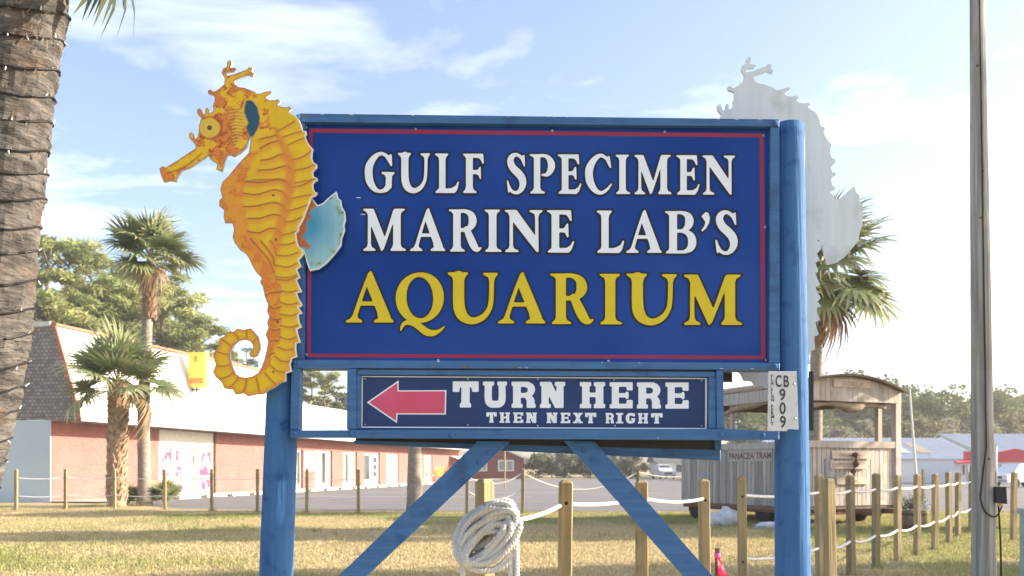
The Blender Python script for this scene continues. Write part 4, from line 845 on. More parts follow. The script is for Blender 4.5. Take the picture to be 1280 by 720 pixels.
ol = up.children[-1]
MB().tube([(x0 + .06, DU - .13, z0 - .035), (x0 + .075, DU - .13, z0 + .01)], .022, 10).build('plug', 'sign_yellow', ol, UO, smooth=True)
for (x, y) in ((1217, 86), (1223, 217), (1221, 275), (1229, 574)):
    d = DU; w = 17.2 + 11.3 * (y / 720); MB().lathe([(0, -.012), (.012, -.01), (.016, 0)], (gx(x, d), d - w / 2 * d / F + .004, CAM_H + (HY - y) * d / F), 8, 'y').build('bolt', 'rust', up, UO)
cb = thing('utility_cabinet', (gx(1310, 9.2), 9.2, 0), 'pale green metal utility cabinet at the right edge', 'cabinet'); c0 = tuple(cb.location)
x0, x1 = gx(1271, 9.45), gx(1350, 9.2); zt_ = CAM_H + (HY - 640) * 9.2 / F
MB().bevbox((x0, 9.0, 0), (x1, 9.4, zt_ - .03), .01).build('body', 'cabinet_green', cb, c0); MB().bevbox((x0 - .015, 8.98, zt_ - .03), (x1 + .015, 9.42, zt_ + .03), .012).build('lid', 'cabinet_green', cb, c0)
MB().bevbox((x0 + .05, 8.992, .1), (x1 - .05, 8.999, zt_ - .08), .003).build('door', 'cabinet_green', cb, c0)

# ---------------------------------------------------------------- palms
attr_mat('frond_green', .5, .35, spec=.4)
def frond_mesh(seed, Rf=.95, Lp=.75, nseg=34, col=(.125, .175, .07), tip=(.34, .37, .20), droop=.5, spread=150):
    rng = random.Random(seed); m = MB(); cols = []
    def addv(vs, fs, cs): m.add(vs, fs); cols.extend(cs)
    # petiole
    n0 = len(m.v); pth = [(Lp * i / 4, 0, -.03 * Lp * (i / 4) ** 2) for i in range(5)]; m.tube(pth, [.026, .02, .016, .013, .01], 5, cap=False); cols += [(.20, .22, .08, 1)] * (len(m.v) - n0)
    for k in range(nseg):
        f = k / (nseg - 1) * 2 - 1; a = R(spread) * f; L = Rf * (1 - .33 * abs(f) ** 1.5) * rng.uniform(.88, 1.06); w = L * math.pi * spread / 180 * 1.05 / nseg * 1.5
        fold = .06 * math.cos(math.pi * f) ; pts = []; s = 5
        c1 = tuple(c * rng.uniform(.75, 1.25) for c in col)
        base = Vector((Lp - .10 * (1 - abs(f)), 0, 0)); dirv = Vector((math.cos(a), math.sin(a), 0)); side = Vector((-math.sin(a), math.cos(a), 0)); vs = []; cs = []
        dr = droop * rng.uniform(.7, 1.5); lift = .22 * abs(f) + (.05 if k % 2 else 0)
        for i in range(s):
            t = i / (s - 1); r = L * t; ww = w * (min(1, .12 + t * 2.4) if t < .42 else max(.02, 1 - (t - .42) / .58)); z = lift * r - dr * r * r * (.35 + .9 * t) ; p = base + dirv * (r * (1 - .25 * dr * t * t)) + Vector((0, 0, z))
            vs += [tuple(p - side * ww / 2), tuple(p + side * ww / 2 + Vector((0, 0, .012 * (1 - t))))]; q = tuple(c1[j] * (1 - t * t) + tip[j] * t * t for j in range(3)) + (1,); cs += [q, q]
        addv(vs, [(2 * i, 2 * i + 1, 2 * i + 3, 2 * i + 2) for i in range(s - 1)], cs)
    return m.mesh('frond', 'frond_green', cols=cols)
FR = [frond_mesh(i, droop=.08 + .10 * i, Lp=.7 + .1 * (i % 3)) for i in range(4)]
FRP = [frond_mesh(20 + i, droop=.15 + .15 * i, col=(.21, .25, .115), tip=(.44, .45, .27)) for i in range(2)]
FRN = frond_mesh(30, droop=.25, col=(.045, .065, .025), tip=(.10, .12, .05), nseg=26)
FRD = frond_mesh(40, droop=.9, col=(.20, .14, .07), tip=(.28, .2, .11), spread=110)
def palm(name, base, top, r0, r1, label, nf, fs, elev=(-50, 80), boots=None, seed=1, tm='palm_trunk_far', mids=(), dead=1, group='palm trees'):
    rng = random.Random(seed); b = Vector(base); t = Vector(top); th = thing(name, base, label, 'palm tree', group); o = tuple(base)
    q = spline([tuple(b - Vector((0, 0, .2)))] + [tuple(x) for x in mids] + [tuple(t)], 12); n = len(q); rad = [(r0 + (r1 - r0) * (i / (n - 1))) * (1 + rng.uniform(-.035, .035)) * (1.25 - .25 * min(1, i / 3)) for i in range(n)]
    m = MB().tube([tuple(p) for p in q], rad, 16); m.build('trunk', tm, th, o, smooth=True)
    trunk = th.children[-1]
    if boots:
        z0, z1, bw_, cnt, bm_ = boots; mb = MB()
        for k in range(cnt):
            z = z0 + (z1 - z0) * (k + rng.random()) / cnt; f = min(1, max(0, (z - b.z) / (t.z - b.z))); c = b.lerp(t, f); a = k * 2.4 + rng.uniform(-.2, .2); rr = r0 + (r1 - r0) * f
            d = Vector((math.cos(a), math.sin(a), 0)); s = Vector((-d.y, d.x, 0)); p = Vector((c.x, c.y, z)) + d * rr * .92; L = bw_ * rng.uniform(.8, 1.5); w = bw_ * rng.uniform(.32, .5); e = p + d * L * .38 + Vector((0, 0, L * .75))
            mb.add([p - s * w, p + s * w, p + d * .05 + s * w - Vector((0, 0, .05)), p + d * .05 - s * w - Vector((0, 0, .05)), e - s * w * .5, e + s * w * .5, e + d * .03 + s * w * .45, e + d * .03 - s * w * .45], [(0, 1, 5, 4), (3, 7, 6, 2), (1, 2, 6, 5), (0, 4, 7, 3), (4, 5, 6, 7)])
        bo = mb.build('leaf_bases', bm_, trunk, o); bo['kind'] = 'stuff'
    for k in range(nf):
        f = k / max(1, nf - 1); el = elev[1] + (elev[0] - elev[1]) * f + rng.uniform(-9, 9); az = k * 2.39996 + rng.uniform(-.25, .25)
        me = FRD if k >= nf - dead else (rng.choice(FRP) if rng.random() < .3 else rng.choice(FR)); s = fs * rng.uniform(.82, 1.12)
        inst(me, 'frond', th, (t.x - o[0], t.y - o[1], t.z - o[2] - .12 * fs * f), (rng.uniform(-.5, .5), -R(el), az), (s, s, s))
    return th
GP = 'palm trees around the car park'
palm('palm_tree', (gx(181, 34), 34, 0), (gx(187, 34) + .05, 34, CAM_H + (HY - 322) * 34 / F), .26, .17, 'tall slim fan palm before the brick shop', 32, 1.38, (-24, 86), (7.2, 9.0, .2, 110, 'palm_fibre'), 3, mids=[(gx(180, 34), 34, 4.2)], group=GP)
palm('palm_tree', (gx(146, 33), 33, 0), (gx(148, 33), 33, CAM_H + (HY - 478) * 33 / F), .27, .26, 'short shaggy fan palm with a thick boot-covered trunk', 22, 1.55, (-22, 84), (.15, 4.5, .26, 330, 'palm_boot'), 5, tm='palm_boot', group=GP)
palm('palm_tree', (gx(1018, 30), 30, 0), (gx(1022, 30), 30, CAM_H + (HY - 340) * 30 / F), .25, .18, 'fan palm whose crown shows behind the right seahorse cut-out', 38, 1.85, (-40, 80), (5.6, 8.0, .26, 110, 'palm_fibre'), 8, group=GP)
palm('palm_tree', (gx(518, 30.5), 30.5, 0), (gx(520, 30.5), 30.5, CAM_H + (HY - 300) * 30.5 / F), .235, .19, 'palm trunk showing under the arrow with its crown behind the sign', 26, .95, (-40, 80), None, 11, group=GP)
# the big trunk at the left edge
DPm = 4.9; q = DPm / F
mids = [((-108 - CX) * q, DPm + .1, .35), ((-62 - CX) * q, DPm, CAM_H + (HY - 640) * q), ((-26 - CX) * q, DPm, CAM_H + (HY - 480) * q), ((-11 - CX) * q, DPm, CAM_H + (HY - 390) * q), ((9 - CX) * q, DPm, CAM_H + (HY - 210) * q), ((25 - CX) * q, DPm, CAM_H + (HY - 80) * q), ((36 - CX) * q, DPm, CAM_H + (HY - 0) * q)]
base = ((-135 - CX) * q, DPm + .12, 0); top = ((62 - CX) * q, DPm, CAM_H + (HY + 330) * q)
bt = thing('palm_tree', base, 'leaning palm trunk wound with string lights at the left edge', 'palm tree', GP)
cen = spline([base] + mids + [top], 14); rng = random.Random(4); m = MB(); nr = 260; seg = 40
tt = np.linspace(0, len(cen) - 1.001, nr); C_c = np.array([cen[int(a)] * (1 - a % 1) + cen[int(a) + 1] * (a % 1) for a in tt]); V = []
def trunk_r(a, z):
    a = a % (2 * math.pi); ph = z * 17 + .9 * math.sin(a * 2 + z * 1.7) + .5 * math.sin(a * 5); saw = (ph / (2 * math.pi)) % 1
    rough = float(fbm(np.array([min(a, 2 * math.pi - a) * 3.2]), np.array([z * 9.]), 6, 4)[0]) - .5; return .198 + .012 * math.sin(z * 1.3) + .012 * saw ** 2 + .034 * rough
for i in range(nr):
    z = C_c[i][2]; r = .198 + .012 * math.sin(z * 1.3)
    for j in range(seg):
        a = 2 * math.pi * j / seg; r2 = trunk_r(a, z) + .006 * rng.random()
        V.append((C_c[i][0] + r2 * math.cos(a), C_c[i][1] + r2 * math.sin(a), z))
m.add(V, [(i * seg + j, i * seg + (j + 1) % seg, (i + 1) * seg + (j + 1) % seg, (i + 1) * seg + j) for i in range(nr - 1) for j in range(seg)]); m.build('trunk', 'palm_trunk', bt, base)
trunk = bt.children[-1]
mb = MB()
for k in range(1300):
    i = rng.randrange(20, nr - 2); a = rng.uniform(0, 2 * math.pi); c = Vector(C_c[i]); d = Vector((math.cos(a), math.sin(a), 0)); s = Vector((-d.y, d.x, 0)); p = c + d * rng.uniform(.195, .212); w = rng.uniform(.002, .007); L = rng.uniform(.015, .05); e = p + d * L * rng.uniform(.2, .7) + Vector((0, 0, L * rng.uniform(.3, 1))) + s * rng.uniform(-.02, .02)
    mb.add([p - s * w, p + s * w, e + s * w * .3, e - s * w * .3], [(0, 1, 2, 3)])
fb = mb.build('bark_fibres', 'trunk_fibre', trunk, base); fb['kind'] = 'stuff'
for k in range(16):
    az = k * 2.4 + .3; me = FR[k % 4]; inst(me, 'frond', bt, (top[0] - base[0], top[1] - base[1], top[2] - base[2]), (rng.uniform(-.3, .3), -R(60 - k * 5), az), (1.1, 1.1, 1.1))
p_ = P(96, -222, 4.9); inst(FRN, 'frond', bt, (p_.x - base[0], p_.y - base[1], p_.z - base[2]), (.15, R(76), R(10)), (.74, .74, .74)); p_ = P(74, -190, 5.1); inst(FRN, 'frond', bt, (p_.x - base[0], p_.y - base[1], p_.z - base[2]), (-.3, R(62), R(40)), (.6, .6, .6))
inst(FR[2], 'frond', bt, (top[0] - base[0] + .02, top[1] - base[1], top[2] - base[2] + .05), (-.3, R(8), R(28)), (.8, .8, .8))
sl = thing('string_lights', (C_c[120][0], C_c[120][1], C_c[60][2]), 'dark string lights wound round the palm trunk at the left edge', 'string lights'); s0 = tuple(sl.location); wp = []
ang = 0.; bul = MB()
for i in range(55, nr - 8):
    zs = (C_c[i + 1][2] - C_c[i][2]); 
    for j in range(8):
        f = j / 8; c = C_c[i] * (1 - f) + C_c[i + 1] * f; ang = (c[2] - 1.3) / .148 * 2 * math.pi; wob = .010 * math.sin(ang * .37) + .012 * math.sin(ang * .11 + 1)
        tr_ = trunk_r(ang, c[2] + wob) + .008; wp.append((c[0] + tr_ * math.cos(ang), c[1] + tr_ * math.sin(ang), c[2] + wob + .02 * math.sin(ang) + .012 * math.sin(3 * ang + 1)))
MB().tube(wp, .0065, 6).build('wire', 'wire_black', sl, s0)
for k in range(0, len(wp), 15):
    p = Vector(wp[k]); c = Vector((C_c[min(nr - 1, 55 + k // 8)][0], C_c[min(nr - 1, 55 + k // 8)][1], p.z)); d = (p - c).normalized(); e = p + d * rng.uniform(.0, .02) + Vector((rng.uniform(-.01, .01), rng.uniform(-.01, .01), rng.choice((-1, 1)) * rng.uniform(.012, .03)))
    bul.tube([p, e], [.005, .003], 5)
bb = bul.build('bulbs', 'lamp_glass', sl, s0); bb['kind'] = 'stuff'

# ---------------------------------------------------------------- broadleaf trees and pines
attr_mat('tree_leaves', .8, .45, spec=.15)
def tree_mesh(seed, h, rx, ry, crown0, clumps, per, leaf, cols, pine=False, moss=0.):
    rng = np.random.default_rng(seed); vs, cs = [], []; cents = []
    for k in range(clumps):
        while True:
            p = rng.uniform(-1, 1, 3)
            if .25 < np.linalg.norm(p) < 1: break
        zc = crown0 + (p[2] * .5 + .5) * (h - crown0); prof = 1 - abs(p[2]) ** 2.2 * (.55 if not pine else .35)
        c = np.array([p[0] * rx * prof, p[1] * ry * prof, zc]); cents.append(c); cr = rng.uniform(.55, 1.15) * (.24 if pine else .29) * (rx + ry) / 2 * (1.0 if clumps > 40 else 1.3)
        sq = .45 if pine else .7; tone = rng.uniform(.72, 1.28); mix = rng.random()
        n = int(per * rng.uniform(.7, 1.3)); d = rng.normal(0, 1, (n, 3)); d /= np.linalg.norm(d, axis=1)[:, None]; r = cr * rng.random(n) ** .45; q = c + d * r[:, None] * np.array([1, 1, sq])
        a = rng.normal(0, 1, (n, 3)); a[:, 2] *= .6; a /= np.linalg.norm(a, axis=1)[:, None]; b = np.cross(a, rng.normal(0, 1, (n, 3))); b /= np.linalg.norm(b, axis=1)[:, None]; L = leaf * rng.uniform(.6, 1.4, n)[:, None]; W = L * (.22 if pine else .42)
        quad = np.stack([q - a * L * .5, q + b * W * .5, q + a * L * .5, q - b * W * .5], 1); vs.append(quad.reshape(-1, 3))
        base = np.array(cols[0]) * (1 - mix) + np.array(cols[1]) * mix
        if rng.random() < moss: base = np.array((.24, .23, .18))
        cc = base[None] * tone * rng.uniform(.75, 1.25, n)[:, None]; cs.append(np.repeat(cc, 4, axis=0))
    v = np.concatenate(vs); c = np.concatenate(cs); n = len(v) // 4; me = bpy.data.meshes.new('crown'); me.vertices.add(4 * n); me.vertices.foreach_set('co', v.ravel()); me.loops.add(4 * n); me.loops.foreach_set('vertex_index', np.arange(4 * n))
    me.polygons.add(n); me.polygons.foreach_set('loop_start', np.arange(n) * 4); me.polygons.foreach_set('loop_total', np.full(n, 4)); me.update()
    at = me.color_attributes.new('Col', 'FLOAT_COLOR', 'POINT'); at.data.foreach_set('color', np.concatenate([c, np.ones((len(c), 1))], 1).astype(np.float32).ravel()); me.materials.append(MATS['tree_leaves'])
    # trunk with limbs reaching some of the clumps
    m = MB(); r0 = h * (.017 if pine else .022); x = 0.; pth = []
    for i in range(9): pth.append((rng.normal(0, .012 * h) * (i > 0), rng.normal(0, .012 * h) * (i > 0), -.2 + i / 8 * (h * .93 + .2)))
    pth = spline(pth, 4); m.tube([tuple(p) for p in pth], [r0 * (1 - .8 * i / (len(pth) - 1)) for i in range(len(pth))], 8)
    for c in cents[:min(len(cents), 26)]:
        z = max(crown0 * .75, c[2] - np.hypot(c[0], c[1]) * rng.uniform(.25, .6)); k = int(np.clip((z + .2) / (h * .93 + .2) * (len(pth) - 1), 0, len(pth) - 1)); b = pth[k]; mid = (b + c) / 2 + np.array([0, 0, -.08 * np.hypot(c[0], c[1])])
        m.tube([tuple(b), tuple(mid), tuple(c)], [r0 * .34, r0 * .22, r0 * .07], 5)
    return me, m.mesh('trunk', 'bark', smooth=True)
def tree(name, loc, tm, label, cat, group, s=1., rz=0., sz=None):
    t = thing(name, loc, label, cat, group, rz); t.scale = (s, s, sz or s); inst(tm[0], 'crown', t); inst(tm[1], 'trunk', t); return t
GRN = ((.085, .115, .045), (.155, .18, .07)); YGR = ((.22, .265, .105), (.38, .40, .17)); OLV = ((.17, .17, .09), (.26, .25, .14)); DRK = ((.045, .065, .02), (.08, .10, .03))
PINE = [tree_mesh(50 + i, 17, 4.4, 4.4, 5.6, 70, 170, .55, YGR, True) for i in range(3)]
OAK = [tree_mesh(60 + i, 13, 6.2, 5.8, 2.6, 80, 95, .62, GRN) for i in range(3)]
OLVT = [tree_mesh(70 + i, 8, 5, 4.5, .8, 60, 90, .55, OLV, moss=.25) for i in range(2)]
THIN = tree_mesh(80, 16, 2.6, 2.6, 6, 26, 60, .5, GRN, True)
BUSH = [tree_mesh(90 + i, 4.2, 3.4, 2.6, .1, 40, 80, .4, DRK, moss=.3) for i in range(2)]
SHADE = tree_mesh(99, 13.5, 3.8, 2.1, 3.2, 130, 110, .32, GRN)
PG = 'pines behind the brick shops'
for i, (px, ytop, d, k, lb) in enumerate(((60, 296, 84, 0, 'leftmost tall pine beside the leaning palm trunk'), (28, 330, 96, 1, 'pine half hidden behind the leaning palm trunk'), (112, 322, 92, 2, 'pine between the leaning trunk and the tall palm'), (150, 352, 100, 0, 'pine right behind the tall palm crown'), (205, 340, 94, 1, 'pine just right of the tall palm trunk'), (88, 308, 90, 0, 'second tall pine from the leaning trunk'), (178, 338, 98, 2, 'pine directly behind the tall palm trunk'), (262, 425, 118, 0, 'small pine beside the seahorse tail'), (238, 395, 110, 2, 'lower pine above the yellow roof sign'), (388, 452, 120, 1, 'bright pine seen through the small frame left side'))):
    z = CAM_H + (HY - ytop) * d / F; tree('pine_tree', (gx(px, d), d, 0), PINE[k], lb, 'pine tree', PG, z / 17 * 1.05, i * 1.7)
tree('pine_tree', (gx(407, 105), 105, 0), THIN, 'thin bare-stemmed pine seen through the small blue frame', 'pine tree', PG, (CAM_H + (HY - 452) * 105 / F) / 16)
tree('pine_tree', (gx(306, 120), 120, 0), THIN, 'thin pine seen inside the curl of the seahorse tail', 'pine tree', PG, (CAM_H + (HY - 430) * 120 / F) / 16)
TG = 'trees beyond the car park'
for i, (px, ytop, d, kind, k, lb) in enumerate(((428, 488, 118, OAK, 0, 'dark tree at the right of the small blue frame opening'),
        (690, 556, 140, OLVT, 0, 'mossy olive tree between brick house and right brace'), (735, 553, 138, OLVT, 1, 'mossy olive tree behind the top of the right brace'), (775, 552, 140, OAK, 1, 'dark tree left of the white pickup'),
        (930, 500, 134, OAK, 2, 'tree seen through the tram window beside the blue post'), (985, 492, 139, OAK, 0, 'tree hidden mostly by the right blue post'),
        (1045, 462, 164, OAK, 1, 'rounded tree above the arched tram roof'), (1090, 470, 154, OAK, 2, 'rounded tree at the right end of the tram roof'), (1135, 478, 142, OAK, 0, 'broad dark tree behind the tilted thin pole'), (1175, 480, 144, OAK, 1, 'broad tree just left of the utility pole'), (1240, 482, 152, OAK, 2, 'tree just right of the utility pole'), (1290, 488, 156, OAK, 0, 'tree at the far right edge of the treeline'),
        (1060, 520, 122, OLVT, 0, 'olive scrub tree seen through the tram front opening'), (1020, 512, 130, OAK, 2, 'dark tree seen through the tram front opening'), (1110, 516, 126, OAK, 1, 'dark low tree right of the tram corner post'), (1160, 520, 120, OLVT, 1, 'olive scrub tree above the metal roof'), (1205, 517, 122, OLVT, 0, 'olive scrub tree behind the utility pole'), (1262, 515, 124, OLVT, 1, 'olive scrub tree above the red roof'), (955, 530, 114, OLVT, 1, 'olive scrub low behind the tram'))):
    z = CAM_H + (HY - ytop) * d / F; H0 = {id(OAK): 13., id(OLVT): 8.}[id(kind)]; tree('broadleaf_tree', (gx(px, d), d, 0), kind[k], lb, 'tree', TG, z / H0 * .97, i * 2.1)
for i, (px, ytop, d, lb) in enumerate(((672, 568, 126, 'dark bush right of the brick house'), (705, 567, 128, 'dark bush in the middle under the sign'), (738, 566, 127, 'dark bush touching the right brace'), (790, 568, 122, 'leafy bush left of the white pickup'), (1290, 575, 120, 'bush at the right edge far off'))):
    z = CAM_H + (HY - ytop) * d / F; tree('bush', (gx(px, d), d, 0), BUSH[i % 2], lb, 'bush', 'bushes beyond the car park', z / 4.2, i * 1.3)
SG = 'roadside trees to the right of the lawn'
tree('roadside_tree', (20.0, 21.6, 0), SHADE, 'leafy tree beyond the right edge shading the middle of the lawn', 'tree', SG, 1.0, .0, 1.0)
tree('roadside_tree', (24, 13.2, 0), SHADE, 'leafy tree beyond the right edge shading the near lawn', 'tree', SG, 1.0, .2, 1.05)
# low plants at the palms' feet
for (px, d, s, lb) in ((206, 34.5, .75, 'young palm sprouting beside the slim trunk'), (160, 34.2, .6, 'young palm sprouting between the two trunks')):
    t = thing('palm_seedling', (gx(px, d), d, 0), lb, 'plant', 'seedlings at the palm feet')
    for k in range(11): inst(random.choice(FRP), 'frond', t, (0, 0, .02), (0, -R(random.uniform(25, 80)), k * 2.4), (s, s, s))

# taller tufts left standing round the posts and the tram wheels
def tufts(spots):
    V, Fc, Cc = [], [], []
    for (x, y, r, n) in spots:
        for _ in range(n):
            a = random.uniform(0, 6.28); q = r * random.random() ** .5; px_, py_ = x + q * math.cos(a), y + q * math.sin(a); h = random.uniform(.06, .2); w = random.uniform(.004, .009); b = random.uniform(0, 3.14); k = len(V)
            V += [(px_ - w * math.cos(b), py_ - w * math.sin(b), 0), (px_ + w * math.cos(b), py_ + w * math.sin(b), 0), (px_ + random.gauss(0, .05), py_ + random.gauss(0, .05), h)]; Fc.append((k, k + 1, k + 2))
            g = random.random(); c = tuple((1 - g) * p_ + g * q_ for p_, q_ in zip((.42, .36, .17), (.17, .22, .06))); Cc += [c + (1,)] * 3
    m = MB(); m.add(V, Fc); o = m.build('weed_tufts', 'grass_blades', cols=Cc); tag(o, 'taller weeds round the posts, palms and tram wheels', 'weeds', kind='stuff')
sp = [(p_[0], p_[1], .16, 42) for p_ in right + [C_, C2, B_, A_] + far] + [(gx(181, 34), 34, .9, 160), (gx(146, 33), 33, .9, 160), (UO[0], UO[1], .35, 80)]
sp += [(random.uniform(5.2, 10), random.uniform(20.6, 21.8), .3, 30) for _ in range(26)] + [(random.uniform(-14, 11), random.uniform(12, 28.5), .18, 16) for _ in range(170)]
tufts(sp)

# ---------------------------------------------------------------- brick shops on the left (local x along the wall, -y outwards)
shop = thing('shop_building', tuple(K), 'long red brick shop row with steep white roof and shingled grey gable', 'building', rz=BU)
def SB(name, m, *boxes, parent=shop, label=None):
    mb = MB()
    for a, b in boxes: mb.box(a, b)
    return mb.build(name, m, parent, label=label)
WT = 3.46
opens = [(t_of(200), t_of(268)), (t_of(362), t_of(379.5)), (t_of(394.5), t_of(416)), (t_of(429.5), t_of(447)), (t_of(456), t_of(475.5)), (t_of(484), t_of(499)), (t_of(531), t_of(541))]
segs = []; t = 0.
for a, b in opens: segs.append(((t, 0, 0), (a, .25, WT))); segs.append(((a, 0, 2.72 if a > 12 else WT - .058), (b, .25, WT))); t = b
segs.append(((t, 0, 0), (64, .25, WT)))
SB('wall', 'brick_wall', *segs)
SB('end_wall', 'pale_blue_wall', ((-.06, .03, 0), (.0, 13, WT)))
SB('rear_wall', 'pale_blue_wall', ((0.02, 12.8, 0), (64, 13, WT)), ((63.8, .3, 0), (64, 12.7, WT)))
g = MB().add([(-.07, -1.32, WT + .02), (-.07, -.12, 7.36), (-.07, 13, 7.36), (-.07, 13, WT + .02), (.05, -1.32, WT + .02), (.05, -.12, 7.36), (.05, 13, 7.36), (.05, 13, WT + .02)], [(3, 2, 1, 0), (4, 5, 6, 7), (0, 1, 5, 4), (1, 2, 6, 5), (2, 3, 7, 6), (3, 0, 4, 7)]); g.build('gable', 'shingles', shop)
def slope(t0, t1, z0, z1, o0, o1, m, name, th=.1):
    return MB().add([(t0, -o0, z0), (t1, -o0, z0), (t1, -o1, z1), (t0, -o1, z1), (t0, -o0 + th, z0), (t1, -o0 + th, z0), (t1, -o1 + th, z1), (t0, -o1 + th, z1)], [(0, 1, 2, 3), (7, 6, 5, 4), (0, 4, 5, 1), (1, 5, 6, 2), (2, 6, 7, 3), (3, 7, 4, 0)]).build(name, m, shop)
rf = slope(-.02, 20, WT + .06, 7.42, 1.42, .18, 'white_metal', 'roof'); rf2 = slope(20.02, 64, WT + .06, 5.75, 1.42, .62, 'white_metal', 'roof')
sm = MB()
for k in range(0, 49):
    t = .3 + k * .41
    sm.add([(t, -1.44, WT + .07), (t + .03, -1.44, WT + .07), (t + .03, -.21, 7.41), (t, -.21, 7.41), (t + .015, -1.465, WT + .07), (t + .015, -.235, 7.41)], [(0, 4, 5, 3), (4, 1, 2, 5)])
so_ = sm.build('roof_seams', 'white_metal', rf); so_['kind'] = 'stuff'
SB('roof_deck', 'dark_roof', ((.06, -.05, 7.30), (19.9, 12.9, 7.38)), ((20.1, -.5, 5.5), (63.8, 12.9, 5.62)))
SB('ridge_cap', 'trim_red', ((-.1, -.30, 7.42), (20, .0, 7.52)))
SB('fascia', 'white_paint', ((-.16, -.02, 7.40), (-.08, 13.1, 7.60)))
slope(-.12, -.03, WT + .02, 7.42, 1.50, .26, 'trim_red', 'rake_board', .16)
SB('soffit', 'dark_wood', ((0, -1.38, WT + .005), (64, -.01, WT + .05)))
SB('eave_board', 'white_paint', ((-.05, -1.47, WT - .04), (64, -1.40, WT + .12)))
SB('downpipe', 'dark_wood', ((t_of(268.5), -.09, .06), (t_of(268.5) + .12, -.002, WT)))
SB('roof_box', 'dark_roof', ((14.5, 2.5, 7.38), (19.8, 9, 8.3)))
# shopfront with posters
a, b = opens[0]
SB('shopfront', 'white_paint', ((a, .14, .06), (b, .24, WT - .062)), ((a, .02, 2.72), (b, .138, WT - .064)), ((a, .04, .06), (a + .12, .139, 2.72)), ((b - .12, .04, .06), (b, .139, 2.72)))
sf = shop.children[-1]
for k, (p0, p1, po) in enumerate(((203, 217.5, 1), (220.5, 230, 1), (241, 246.5, 1), (250, 266.5, 1))):
    x0, x1 = t_of(p0), t_of(p1)
    SB('window_frame', 'white_paint', ((x0, .05, .12), (x0 + .06, .139, 2.6)), ((x1 - .06, .05, .12), (x1, .139, 2.6)), ((x0 + .061, .05, 2.54), (x1 - .061, .139, 2.6)), ((x0 + .061, .05, .12), (x1 - .061, .139, .2)), parent=sf)
    SB('pane', 'glass_light', ((x0 + .06, .11, .2), (x1 - .06, .13, 2.54)), parent=sf)
    r = random.Random(k)
    for j in range(3 if k in (0, 3) else 2):
        z1 = 2.35 - j * .75 - r.random() * .1; w = (x1 - x0 - .25); s0 = x0 + .12 + r.random() * .1
        SB('poster', 'poster_pink', ((s0, .098, z1 - .5), (min(x1 - .08, s0 + w), .106, z1)), parent=sf)
SB('door', 'white_paint', ((t_of(231.5), .06, .06), (t_of(240.5), .138, 2.5)), parent=sf)
for k, (a, b) in enumerate(opens[1:]):
    if k in (0, 1, 2):
        SB('window', 'white_paint', ((a, .15, .06), (a + .15, .24, 2.72)), ((b - .15, .15, .06), (b, .24, 2.72)), ((a, .151, 2.55), (b, .241, 2.72)), ((a, .151, .06), (b, .241, .35))); w = shop.children[-1]; n = 4
        for j in range(n):
            x0 = a + .16 + (b - a - .32) * j / n; SB('pane', 'glass_light' if (j + k) % 3 else 'glass', ((x0 + .04, .19, .36), (x0 + (b - a - .32) / n - .04, .21, 2.54)), parent=w)
            SB('mullion', 'white_paint', ((x0 - .03, .16, .36), (x0 + .03, .225, 2.54)), parent=w)
    elif k == 3:
        m_ = t_of(466.5); SB('window', 'white_paint', ((a, .18, .06), (m_, .24, 2.72))); w = shop.children[-1]; SB('pane', 'glass', ((a + .3, .16, .5), (m_ - .3, .178, 2.5)), parent=w)
        SB('door', 'white_paint', ((m_ + .05, .15, .06), (b, .24, 2.72))); w = shop.children[-1]
        for z in (.7, 1.3, 1.9): SB('pane', 'glass', ((m_ + .45, .13, z), (b - .4, .149, z + .45)), parent=w)
    elif k == 4: SB('door', 'white_paint', ((a, .12, .06), (b, .24, 2.72))); w = shop.children[-1]; SB('door_panel', 'poster_white', ((a + .35, .09, 1.1), (b - .35, .119, 2.4)), parent=w)
    else: SB('window', 'white_paint', ((a, .12, .06), (b, .24, 2.72))); SB('pane', 'glass_light', ((a + .2, .09, .6), (b - .2, .119, 2.5)), parent=shop.children[-1])
SB('notice', 'poster_white', ((t_of(381), -.03, 1.25), (t_of(391.5), -.002, 2.6)))
aw = slope(t_of(562), t_of(578), 2.15, 2.75, 1.9, .1, 'white_metal', 'awning', .06)
def on_plane(px, py, p0, n):
    r = Vector(((px - CX) / F, 1, (HY - py) / F)); o = Vector((0, 0, CAM_H)); return o + r * ((Vector(p0) - o).dot(n) / r.dot(n))
shop_inv = (Matrix.Translation(K) @ Matrix.Rotation(BU, 4, 'Z')).inverted()
p0 = Vector((*bw(20, 1.42), WT + .06)); p1 = Vector((*bw(20, .62), 5.75)); nn = u.cross(p1 - p0).normalized()
for qd in (((394, 517), (399.5, 517.3), (407.5, 537), (402.5, 537)), ((402, 517.4), (405.5, 517.6), (414, 537.4), (410, 537.3)), ((416.5, 520.5), (420, 520.8), (428.5, 537.6), (424.5, 537.6)), ((424, 521), (427, 521.3), (433, 533), (430.5, 535))):
    vs = [shop_inv @ (on_plane(x, y, p0, nn) + Vector((.978, -.21, .3)) * .02) for x, y in qd]; MB().add(vs, [(0, 1, 2, 3)]).build('roof_lettering', 'blue_print', rf2)
ys = thing('roof_sign', (*bw(9.2, 1.12), 5.5), 'yellow box sign standing out from the white shop roof', 'sign', rz=BU)
MB().bevbox((-.2, -.5, .12), (.2, .45, 1.95), .02).build('box', 'sign_yellow', ys)
MB().box((-.207, -.40, .32), (-.201, .36, .62)).build('lettering_band', 'sign_orange', ys); MB().box((-.207, -.05, 1.45), (-.201, .12, 1.75)).build('lettering_mark', 'sign_orange', ys)
MB().tube([(0, .1, -.1), (0, .1, .13)], .05, 8).build('bracket', 'dark_wood', ys); MB().box((-.1, -.1, -.02), (.1, 1.0, .06)).build('bracket', 'dark_wood', ys)
